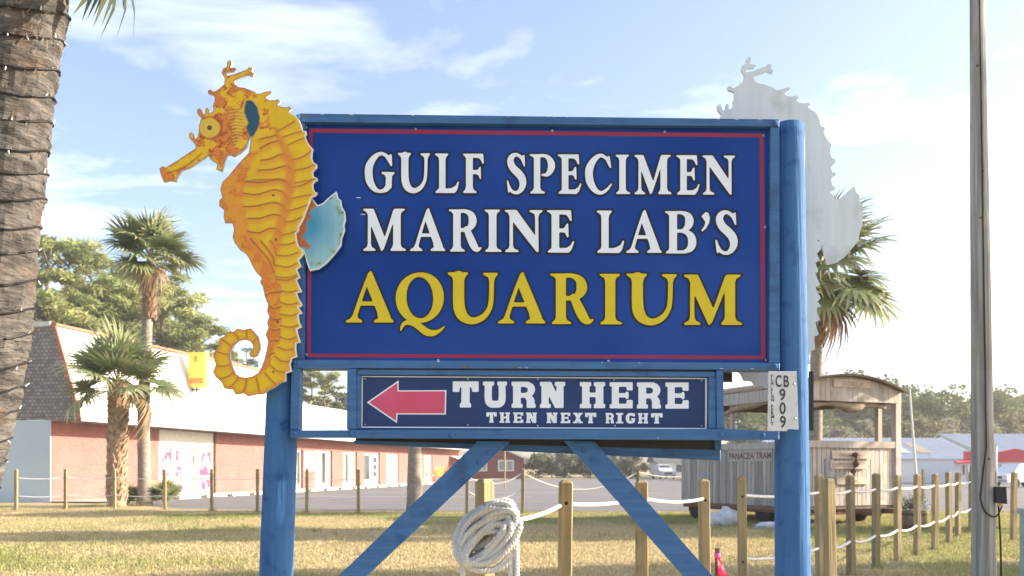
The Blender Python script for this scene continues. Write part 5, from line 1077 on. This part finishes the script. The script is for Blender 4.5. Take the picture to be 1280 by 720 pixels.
for k, (px, m_, lb) in enumerate(((536, 'flower_yellow', 'yellow flowers outside the far brick shop'), (545, 'flower_red', 'red and yellow flowers outside the far brick shop'))):
    t = t_of(px); p = bw(t, 1.2); th_ = thing('flower_pot', (p[0], p[1], .06), lb, 'flowers', 'flower pots by the far shop'); MB().lathe([(.25, 0), (.36, .5), (.38, .55), (.3, .55)], (0, 0, 0), 12).build('pot', 'concrete', th_)
    fm = MB()
    for j in range(150):
        c = Vector((random.gauss(0, .28), random.gauss(0, .28), .9 + random.gauss(0, .3))); a_ = Vector((random.gauss(0, 1), random.gauss(0, 1), random.gauss(0, 1))).normalized() * .09; b_ = a_.orthogonal().normalized() * .07; fm.add([c - a_, c + b_, c + a_, c - b_], [(0, 1, 2, 3)])
    fo = fm.build('blossom', m_, th_); fo['kind'] = 'stuff'

# ---------------------------------------------------------------- red brick house far behind
mat('house_brick', (.17, .055, .05), .9, (.24, .085, .07), (2, 2, 6), 5)
hs = thing('brick_house', (gx(620, 116), 116, 0), 'small dark red brick house with white gable trim', 'building'); hw = 35 * 116 / F; ez = CAM_H + (HY - 573) * 116 / F; rz_ = CAM_H + (HY - 558) * 116 / F
MB().add([(-hw, 0, 0), (hw, 0, 0), (hw, 0, ez), (0, 0, rz_), (-hw, 0, ez), (-hw, 9, 0), (hw, 9, 0), (hw, 9, ez), (0, 9, rz_), (-hw, 9, ez)], [(0, 1, 2, 3, 4), (9, 8, 7, 6, 5), (0, 4, 9, 5), (1, 6, 7, 2)]).build('wall', 'house_brick', hs)
for s in (-1, 1):
    MB().add([(s * (hw + .4), -.4, ez - .12), (0, -.4, rz_ + .08), (0, 9.4, rz_ + .08), (s * (hw + .4), 9.4, ez - .12), (s * (hw + .4), -.4, ez - .02), (0, -.4, rz_ + .2), (0, 9.4, rz_ + .2), (s * (hw + .4), 9.4, ez - .02)], [(0, 1, 2, 3), (7, 6, 5, 4), (0, 4, 5, 1), (2, 6, 7, 3), (0, 3, 7, 4)]).build('roof', 'dark_roof', hs)
    r_ = hs.children[-1]; MB().add([(s * (hw + .42), -.44, ez - .2), (0, -.44, rz_ + .0), (0, -.44, rz_ + .2), (s * (hw + .42), -.44, ez - .0), (s * (hw + .42), -.41, ez - .2), (0, -.41, rz_ + .0), (0, -.41, rz_ + .2), (s * (hw + .42), -.41, ez)], [(0, 1, 2, 3), (4, 7, 6, 5), (0, 3, 7, 4), (0, 4, 5, 1), (3, 2, 6, 7)]).build('trim', 'white_paint', r_)
k_ = 116 / F
for (xa, xb, ya, yb) in ((622.5, 642.5, 575, 589), (596, 609, 575, 589)):
    x0, x1 = (xa - 620) * k_, (xb - 620) * k_; z0, z1 = CAM_H + (HY - yb) * k_, CAM_H + (HY - ya) * k_
    MB().box((x0, -.1, z0), (x1, -.02, z1)).build('window', 'white_paint', hs); w = hs.children[-1]; mw = (x0 + x1) / 2
    for c0_, c1_ in ((x0 + .18, mw - .1), (mw + .1, x1 - .18)): MB().box((c0_, -.14, z0 + .18), (c1_, -.11, z1 - .18)).build('pane', 'glass_light', w)
solo(MB().tube([(gx(631, 60), 60, 0), (gx(631, 60), 60, CAM_H + (HY - 563) * 60 / F)], .055, 8), 'pole', 'pine_wood', 'thin pale pole before the red brick house', 'pole')
solo(MB().tube([(gx(1148, 33), 33, 0), (gx(1137, 33), 33, CAM_H + (HY - 486) * 33 / F)], [.06, .035], 8), 'flag_pole', 'white_paint', 'thin white tilted pole right of the wooden tram', 'pole')

# ---------------------------------------------------------------- the wooden tram trailer
TH = R(23); ct, st_ = math.cos(TH), math.sin(TH); TC = Vector((gx(985, 21.5), 21.5, 0))
a = (1119 - CX) / F; TW = (a * TC.y - TC.x) / (ct - a * st_)
a = (853 - CX) / F; TL = (TC.x - a * TC.y) / (st_ + a * ct)
tram = thing('tram_trailer', tuple(TC), 'weathered wooden tram trailer with arched roof and open sides', 'tram', rz=TH)
tinv = (Matrix.Translation(TC) @ Matrix.Rotation(TH, 4, 'Z')).inverted(); EN = Vector((st_, -ct, 0)); SN = Vector((-ct, -st_, 0))
Z0, Z1 = .50, 2.10
def pk(name, m, a, b, parent=tram): return MB().box(a, b).build(name, m, parent)
n = int(TW / .145); pw = TW / n
for k in range(n): j = random.uniform(-.004, .004); pk('plank', 'sunlit_wood', (k * pw + .008, -.035 + j, Z0), ((k + 1) * pw - .008, -.004, Z1 - .12 + random.uniform(-.01, .01)))
n = int(TL / .15); pw = TL / n
for k in range(n): j = random.uniform(-.004, .004); pk('plank', 'old_wood', (-.035 + j, k * pw + .008, Z0 - random.uniform(0, .02)), (-.004, (k + 1) * pw - .008, Z1 - .16 + random.uniform(-.015, .015)))
pk('rail_board', 'sunlit_wood', (-.03, -.085, Z1 - .14), (TW + .03, -.04, Z1 + .03)); pk('rail_board', 'old_wood', (-.085, -.03, Z1 - .17), (-.04, TL + .03, Z1 + .0))
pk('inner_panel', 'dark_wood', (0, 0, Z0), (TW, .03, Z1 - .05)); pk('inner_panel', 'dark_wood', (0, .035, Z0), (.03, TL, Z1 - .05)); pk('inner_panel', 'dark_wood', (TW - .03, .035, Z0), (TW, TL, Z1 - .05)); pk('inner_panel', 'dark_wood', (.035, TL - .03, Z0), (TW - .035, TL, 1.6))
for (x, y, w) in ((TW + .02, -.01, .17), (TW - .02, .55, .13), (.06, .06, .13), (.06, TL - .06, .13), (TW - .06, TL - .06, .13), (.06, TL * .5, .09)): pk('corner_post', 'sunlit_wood' if x > 1 else 'old_wood', (x - w / 2, y - w / 2, .4), (x + w / 2, y + w / 2, 3.41))
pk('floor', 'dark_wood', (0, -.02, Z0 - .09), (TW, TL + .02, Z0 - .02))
arch = lambda x: 3.42 + .32 * (1 - ((x - TW / 2) / (TW / 2)) ** 2)
rm = MB(); xs = np.linspace(-.07, TW + .07, 21); vs = []
for yy in (-.32, TL + .25):
    for x in xs: vs.append((x, yy, arch(x)))
    for x in xs[::-1]: vs.append((x, yy, arch(x) + .055))
N_ = 42; fs = [tuple(range(N_))[::-1], tuple(range(N_, 2 * N_))] + [(i, (i + 1) % N_, (i + 1) % N_ + N_, i + N_) for i in range(N_)]
rm.add(vs, fs).build('roof', ['dark_wood'], tram)
n = int(TW / .17); pw = TW / n
for k in range(n):
    x0, x1 = k * pw + .004, (k + 1) * pw - .004; zb = 3.12
    MB().add([(x0, -.13, zb), (x1, -.13, zb), (x1, -.13, arch(x1) - .01), (x0, -.13, arch(x0) - .01), (x0, -.10, zb), (x1, -.10, zb), (x1, -.10, arch(x1) - .01), (x0, -.10, arch(x0) - .01)], [(0, 1, 2, 3), (7, 6, 5, 4), (0, 4, 5, 1), (1, 5, 6, 2), (2, 6, 7, 3), (3, 7, 4, 0)]).build('fascia_plank', 'sunlit_wood', tram)
pk('side_fascia', 'old_wood', (-.10, -.08, 3.12), (-.07, TL + .1, 3.415)); pk('side_fascia', 'old_wood', (TW + .03, -.08, 3.12), (TW + .06, TL + .1, 3.415))
for k in range(5): pk('roof_beam', 'dark_wood', (0, .3 + k * (TL - .5) / 4, 3.12), (TW, .38 + k * (TL - .5) / 4, 3.26))
# rolled canvas under the roof edge
def canvas(p, q, seed, r0):
    rr = random.Random(seed); pth = []; rad = []; n = 26
    for i in range(n): f = i / (n - 1); pth.append((p[0] + (q[0] - p[0]) * f, p[1] + (q[1] - p[1]) * f, 3.06 - .05 * math.sin(f * 6 + seed) - .13 * math.exp(-((f - .62) / .12) ** 2))); rad.append(r0 * (1 + .35 * math.sin(f * 11 + seed) + rr.uniform(-.15, .15)))
    MB().tube(pth, rad, 9).build('rolled_canvas', 'canvas', tram, smooth=True)
canvas((.1, .02), (TW - .35, .02), 1, .10); canvas((.02, .2), (.02, TL - .2), 4, .08)
# signs on the tram
def on_end(px, py, off): return tinv @ (on_plane(px, py, TC, EN) + EN * off)
def on_side(px, py, off): return tinv @ (on_plane(px, py, TC, SN) + SN * off)
def board(c0, c1, off, m, name):
    p = on_end(*c0, off); q_ = on_end(*c1, off); MB().box((min(p.x, q_.x), p.y - .012, min(p.z, q_.z)), (max(p.x, q_.x), p.y + .012, max(p.z, q_.z))).build(name, m, tram); return tram.children[-1]
mat('sign_board_pale', (.55, .45, .36), .8, (.62, .52, .42), (6, 6, 12), 5); mat('faded_print', (.26, .13, .09), .8, (.40, .26, .20), (12, 12, 12), 4); mat('tram_print', (.10, .045, .045), .8, (.20, .12, .11), (14, 14, 14), 4); mat('grey_box', (.27, .28, .30), .6)
bf = board((1036, 474), (1082, 486), .16, 'sign_board_pale', 'name_board'); p = on_end(1046.5, 483.2, .176); text('FLORIDA', .17, 'faded_print', bf, p, (0, 0, 0))
for c0, c1, s, tx, sz in (((1037, 563.5), (1086, 573.5), 'PANACEA', (1046, 571.3), .15), ((1035, 576), (1080, 586), 'EXPERIENCE', (1037, 584), .16), ((1043, 597), (1084, 605), 'TRAM', (1055, 603.6), .13)):
    bb = board(c0, c1, .075, 'sign_board_pale', 'name_board'); p = on_end(*tx, .09); text(s, sz, 'faded_print', bb, p, (0, 0, 0))
gb = on_end(1029, 573.5, .05); gb2 = on_end(1041, 597, .05); MB().bevbox((gb.x, gb.y - .02, gb2.z), (gb2.x, gb.y + .015, gb.z), .01).build('meter_box', 'grey_box', tram)
p = on_side(913, 574, .05); q_ = on_side(966, 565, .05)
MB().box((p.x - .004, q_.y - .03, p.z - .06), (p.x + .012, p.y + .03, p.z + .24)).build('name_board', 'old_wood', tram); bb = tram.children[-1]
text('PANACEA TRAM', abs(q_.y - p.y) / 7.35, 'tram_print', bb, (p.x - .006, p.y, p.z), (0, 0, 0), rz=R(-90), bold=.006)
# a rusty carved fish-like hook hanging on the front
hp = on_end(1063, 566, .14); hk = MB(); hk.tube(spline([(hp.x, hp.y, hp.z), (hp.x + .05, hp.y, hp.z - .15), (hp.x + .04, hp.y, hp.z - .32), (hp.x - .04, hp.y, hp.z - .45), (hp.x, hp.y, hp.z - .58)], 5), [.045 + .03 * math.sin(i * .9) for i in range(21)], 8)
hk.build('hanging_hook', 'rust', tram, smooth=True)
# chassis and wheels
for x in (.32, TW - .42): pk('chassis_rail', 'rust', (x, -.35, .29), (x + .1, TL + .1, .405))
pk('chassis_rail', 'rust', (.1, .04, .27), (TW - .1, .14, .40)); pk('side_rail', 'rust', (.0, .1, .33), (.05, TL - .05, .41))
wheels = [(.14, 1.0), (.14, TL - .55), (TW - .30, 1.0), (TW - .30, TL - .55)]
for y in (1.0, TL - .55): MB().tube([(.1, y, .34), (TW - .1, y, .34)], .05, 8).build('axle', 'rust', tram)
for (x, y) in wheels:
    MB().lathe([(.20, -.09), (.30, -.10), (.335, -.06), (.335, .06), (.30, .10), (.20, .09)], (x, y, .335), 24, 'x').build('wheel', 'tyre', tram, smooth=True); w = tram.children[-1]
    MB().lathe([(0, -.04), (.06, -.085), (.10, -.05), (.195, -.07), (.2, .07), (.1, .05), (0, .05)], (x, y, .335), 18, 'x').build('rim', 'rim', w, smooth=True)
    MB().tube(spline([(x, y + .42 * math.cos(a_), .335 + .42 * math.sin(a_)) for a_ in np.linspace(.15, math.pi - .15, 6)], 3), .025, 6).build('mudguard', 'rust', tram)
MB().tube([(TW / 2, -.3, .36), (TW / 2, -1.2, .33)], .05, 8).build('drawbar', 'rust', tram)
def blob(c, r, seed, sq=(1, 1, 1)):
    import bmesh
    bm = bmesh.new(); bmesh.ops.create_icosphere(bm, subdivisions=3, radius=1); rng = random.Random(seed); ph = [rng.uniform(0, 6) for _ in range(6)]; m = MB()
    vs = [];
    for v in bm.verts:
        k = 1 + .16 * math.sin(4 * v.co.x + ph[0]) + .13 * math.sin(5 * v.co.y + ph[1] + 3 * v.co.z) + .08 * math.sin(9 * v.co.z + ph[2] + 4 * v.co.x); vs.append((c[0] + v.co.x * r * k * sq[0], c[1] + v.co.y * r * k * sq[1], max(.01, c[2] + v.co.z * r * k * sq[2])))
    m.add(vs, [tuple(x.index for x in f.verts) for f in bm.faces]); bm.free(); return m
for (px, d, r, sq, lb) in ((899, 22.1, .26, (1, .9, .8), 'white sack slumped left under the tram'), (912, 22.0, .27, (1, .8, .95), 'white sack standing right under the tram'), (962, 20.9, .26, (1.6, .8, .35), 'flattened white sack by the tram wheel')):
    solo(blob((gx(px, d), d, r * .75 * sq[2]), r, px, sq), 'sack', 'bag_white', lb, 'sack', 'white sacks under the tram', smooth=True)
# planter barrel
pb_ = thing('planter_barrel', (gx(1142, 20.4), 20.4, 0), 'half barrel planter with green plant and pale flowers', 'planter'); MB().lathe([(.22, 0), (.29, .22), (.27, .46), (.235, .46), (.23, .38)], (0, 0, 0), 18).build('barrel', 'barrel_wood', pb_, smooth=True)
for z, r in ((.10, .262), (.36, .286)): MB().lathe([(r, z), (r + .006, z + .005), (r + .004, z + .045), (r - .003, z + .05)], (0, 0, 0), 18).build('hoop', 'rust', pb_)
fm = MB()
for j in range(260):
    c = Vector((random.gauss(-.05, .13), random.gauss(0, .13), .5 + abs(random.gauss(0, .14)))); a_ = Vector((random.gauss(0, .5), random.gauss(0, .5), 1)).normalized() * random.uniform(.04, .1); b_ = a_.orthogonal().normalized() * .015; fm.add([c - a_, c + b_, c + a_, c - b_], [(0, 1, 2, 3)])
fm.build('foliage', 'pot_leaf', pb_)['kind'] = 'stuff'
fm = MB()
for j in range(60):
    c = Vector((random.gauss(.2, .08), random.gauss(-.05, .1), .6 + random.gauss(0, .11))); a_ = Vector((random.gauss(0, 1), random.gauss(0, 1), random.gauss(0, 1))).normalized() * .03; b_ = a_.orthogonal().normalized() * .03; fm.add([c - a_, c + b_, c + a_, c - b_], [(0, 1, 2, 3)])
fm.build('blossom', 'flower_white', pb_)['kind'] = 'stuff'

# ---------------------------------------------------------------- buildings on the far right
def metal_shed(name, x0, x1, d, ytop, yeave, label, depth=9, patch=None):
    t = thing(name, ((x0 + x1) / 2, d, 0), label, 'building'); w = (x1 - x0) / 2; ze = CAM_H + (HY - yeave) * d / F; zr = CAM_H + (HY - ytop) * (d + depth) / F
    MB().box((-w, 0, 0), (w, .2, ze)).build('wall', 'white_wall', t); MB().box((-w, 2 * depth - .2, 0), (w, 2 * depth, ze)).build('wall', 'white_wall', t)
    for x in (-w, w - .2): MB().add([(x, .2, 0), (x, 2 * depth - .2, 0), (x, 2 * depth - .2, ze), (x, depth, zr - .1), (x, .2, ze), (x + .2, .2, 0), (x + .2, 2 * depth - .2, 0), (x + .2, 2 * depth - .2, ze), (x + .2, depth, zr - .1), (x + .2, .2, ze)], [(0, 1, 2, 3, 4), (9, 8, 7, 6, 5), (3, 8, 9, 4), (2, 7, 8, 3)]).build('gable_wall', 'white_wall', t)
    m = MB(); n = int(2 * w / .42); vs = []
    for k in range(n * 4 + 1):
        x = -w - .3 + (2 * w + .6) * k / (n * 4); h = .11 if k % 4 == 1 else (.08 if k % 4 == 2 else 0)
        vs += [(x, -.5, ze - .05 + h), (x, depth, zr + h), (x, 2 * depth + .5, ze - .05 + h)]
    m.add(vs, [(3 * k + j, 3 * k + 3 + j, 3 * k + 4 + j, 3 * k + 1 + j) for k in range(n * 4) for j in (0, 1)]); m.build('roof', 'metal_roof', t)
    return t, ze, zr
sd, ze, zr = metal_shed('metal_shed', gx(985, 92), gx(1226, 92), 92, 548, 574, 'long white shed with ribbed grey metal roof behind the fence')
for k, (pa, pb2, m_) in enumerate(((1140, 1154, 'canvas'), (1118, 1128, 'metal_roof'))):
    x0, x1 = gx(pa, 96) - sd.location.x, gx(pb2, 96) - sd.location.x; f0, f1 = .25, .7; f = lambda q: (9.5 * q - .5, ze - .05 + (zr - ze + .05) * q + .13); y0, z0 = f(f0); y1, z1 = f(f1)
    MB().add([(x0, y0, z0), (x1, y0, z0), (x1, y1, z1), (x0, y1, z1)], [(0, 1, 2, 3)]).build('roof_patch', m_, sd)
for pa, pb2 in ((1060, 1072), (1092, 1104), (1176, 1196)): MB().box((gx(pa, 92) - sd.location.x, -.06, .1), (gx(pb2, 92) - sd.location.x, -.01, 2.1)).build('door', 'white_paint', sd)
metal_shed('metal_shed', gx(1229, 94), gx(1400, 94), 94, 543, 566, 'taller pale metal shed right of the utility pole')
rs = thing('red_roof_shop', (gx(1262, 80), 80, 0), 'small white shop with a red gabled parapet', 'building'); k_ = 80 / F; X = lambda px: (px - 1262) * k_; Zp = lambda y: CAM_H + (HY - y) * k_
MB().box((X(1192), 0, 0), (X(1330), 7, Zp(577))).build('wall', 'white_wall', rs)
rd = [(1205, 577.5), (1205, 564.2), (1241.5, 565.2), (1248, 565), (1267.5, 560.8), (1292, 565.5), (1330, 566), (1330, 577.5)]
MB().add([(X(x), -.25, Zp(y)) for x, y in rd] + [(X(x), .1, Zp(y)) for x, y in rd], [tuple(range(8))[::-1], tuple(range(8, 16))] + [(i, (i + 1) % 8, (i + 1) % 8 + 8, i + 8) for i in range(8)]).build('parapet', 'red_roof', rs)
MB().add([(X(1186), -1.6, Zp(580)), (X(1206), -1.6, Zp(579)), (X(1206), 0, Zp(576)), (X(1192), 0, Zp(577.5)), (X(1186), -1.6, Zp(578.6)), (X(1206), -1.6, Zp(577.6)), (X(1206), 0, Zp(574.6)), (X(1192), 0, Zp(576))], [(0, 3, 2, 1), (4, 5, 6, 7), (0, 1, 5, 4), (1, 2, 6, 5), (2, 3, 7, 6), (3, 0, 4, 7)]).build('porch_roof', 'red_roof', rs)
for (xa, xb, ya, yb, nm, m_) in ((1202, 1206, 580, 594, 'window', 'glass'), (1208, 1216, 581, 601, 'door', 'glass'), (1236, 1241, 581, 589, 'window', 'glass'), (1248, 1252, 580, 591, 'window', 'glass_light')):
    MB().box((X(xa), -.08, Zp(yb)), (X(xb), -.01, Zp(ya))).build(nm, 'white_paint', rs); w = rs.children[-1]; MB().box((X(xa) + .07, -.1, Zp(yb) + .07), (X(xb) - .07, -.085, Zp(ya) - .07)).build('pane', m_, w)
for x in (1190, 1200): MB().tube([(X(x), -1.5, 0), (X(x), -1.5, Zp(579.5))], .06, 8).build('porch_post', 'white_paint', rs)
lp = thing('lamp_post', (gx(1245, 62), 62, 0), 'white lamp post before the red roofed shop', 'lamp post'); MB().tube([(0, 0, 0), (0, 0, CAM_H + (HY - 556) * 62 / F)], .085, 8).build('post', 'white_paint', lp, smooth=True); MB().box((-.28, -.12, 3.05), (.14, .12, 3.22)).build('lamp_head', 'white_paint', lp)

# ---------------------------------------------------------------- vehicles
def vehicle(name, loc, rz, label, cat, prof, cab, W_, col, wheels_, glassq, group=None):
    """prof: side outline of the body (y along the car, front at -y); cab: side outline of the glazed cabin, narrower on top"""
    v = thing(name, loc, label, cat, group, rz); w = W_ / 2
    def ext(pts, wa, m_, nm, top=None):
        n = len(pts); zs = [p[1] for p in pts]; z0, z1 = min(zs), max(zs); ww = lambda z: wa + ((top or wa) - wa) * (z - z0) / max(z1 - z0, 1e-6)
        vs = [(-ww(z), y, z) for y, z in pts] + [(ww(z), y, z) for y, z in pts]
        return MB().add(vs, [tuple(range(n)), tuple(range(2 * n - 1, n - 1, -1))] + [(i, i + n, (i + 1) % n + n, (i + 1) % n) for i in range(n)]).build(nm, m_, v)
    ext(prof, w, col, 'body', w * .97); ext(cab, w * .93, col, 'cabin', w * .74)
    for q_ in glassq: MB().add(q_, [tuple(range(len(q_)))]).build('window', 'glass', v)
    for y in wheels_:
        for s in (-1, 1):
            MB().lathe([(.18, -.11), (.33, -.11), (.36, -.07), (.36, .07), (.33, .11), (.18, .11)], (s * (w - .1), y, .36), 18, 'x').build('wheel', 'tyre', v, smooth=True); MB().lathe([(0, -.06), (.17, -.09), (.18, .09), (0, .06)], (s * (w - .09), y, .36), 12, 'x').build('rim', 'rim', v.children[-1])
    f = prof[0][0]
    for s in (-1, 1): MB().box((s * w * .78 - .17, f - .05, .74), (s * w * .78 + .17, f + .02, .93)).build('headlight', 'lamp_glass', v)
    MB().box((-w * .52, f - .04, .66), (w * .52, f + .02, .95)).build('grille', 'black_plastic', v); MB().box((-w * .98, f - .12, .42), (w * .98, f + .02, .60)).build('bumper', 'car_grey', v)
    return v
vehicle('pickup', (gx(829, 118), 118, 0), R(6), 'white pickup parked facing the camera beyond the car park', 'pickup', [(-2.6, .42), (-2.65, .98), (-2.5, 1.1), (-1.1, 1.22), (2.7, 1.22), (2.7, .45)], [(-1.1, 1.2), (-.45, 1.92), (1.0, 1.92), (1.2, 1.2)], 2.0, 'car_white', (-1.7, 1.7),
        [[(-.80, -1.02, 1.27), (.80, -1.02, 1.27), (.70, -.56, 1.83), (-.70, -.56, 1.83)]])
vehicle('van', (gx(1276, 66), 66, 0), R(-72), 'white van parked before the red roofed shop', 'van', [(-2.3, .4), (-2.35, .95), (-1.6, 1.12), (2.3, 1.15), (2.35, .4)], [(-1.6, 1.1), (-.9, 1.75), (2.1, 1.8), (2.32, 1.12)], 1.9, 'car_white', (-1.45, 1.4),
        [[(-.9, -.85, 1.2), (-.9, .1, 1.2), (-.78, .1, 1.66), (-.78, -.6, 1.66)], [(-.9, .25, 1.2), (-.9, 1.6, 1.2), (-.78, 1.6, 1.66), (-.78, .25, 1.66)]])
gh = thing('grey_house', (gx(862, 124), 124, 0), 'pale grey house half hidden behind the pickup and tram', 'building'); MB().box((-4.6, 0, 0), (3, 7, 2.35)).build('wall', 'white_wall', gh); MB().add([(-5, -.4, 2.3), (3.4, -.4, 2.3), (3.4, 3.5, 3.6), (-5, 3.5, 3.6), (-5, 7.4, 2.3), (3.4, 7.4, 2.3)], [(0, 1, 2, 3), (3, 2, 5, 4), (0, 3, 4), (1, 5, 2)]).build('roof', 'dark_roof', gh)
for x in (-1.9, -.7): MB().box((x, -.06, .9), (x + .9, -.01, 1.9)).build('window', 'glass', gh)

# ---------------------------------------------------------------- light haze in the air
hz = MB().box((-300, -60, -1), (300, 330, 34)); hm = bpy.data.materials.new('haze'); hm.use_nodes = True; nt = hm.node_tree; nt.nodes.remove(nt.nodes['Principled BSDF'])
pv = nt.nodes.new('ShaderNodeVolumePrincipled'); pv.inputs['Color'].default_value = (.92, .93, .95, 1); pv.inputs['Density'].default_value = .00065; pv.inputs['Anisotropy'].default_value = .3
nt.links.new(pv.outputs[0], nt.nodes['Material Output'].inputs['Volume']); MATS['haze'] = hm
ho = hz.build('haze', 'haze'); tag(ho, 'thin pale haze in the air', 'haze', kind='stuff')
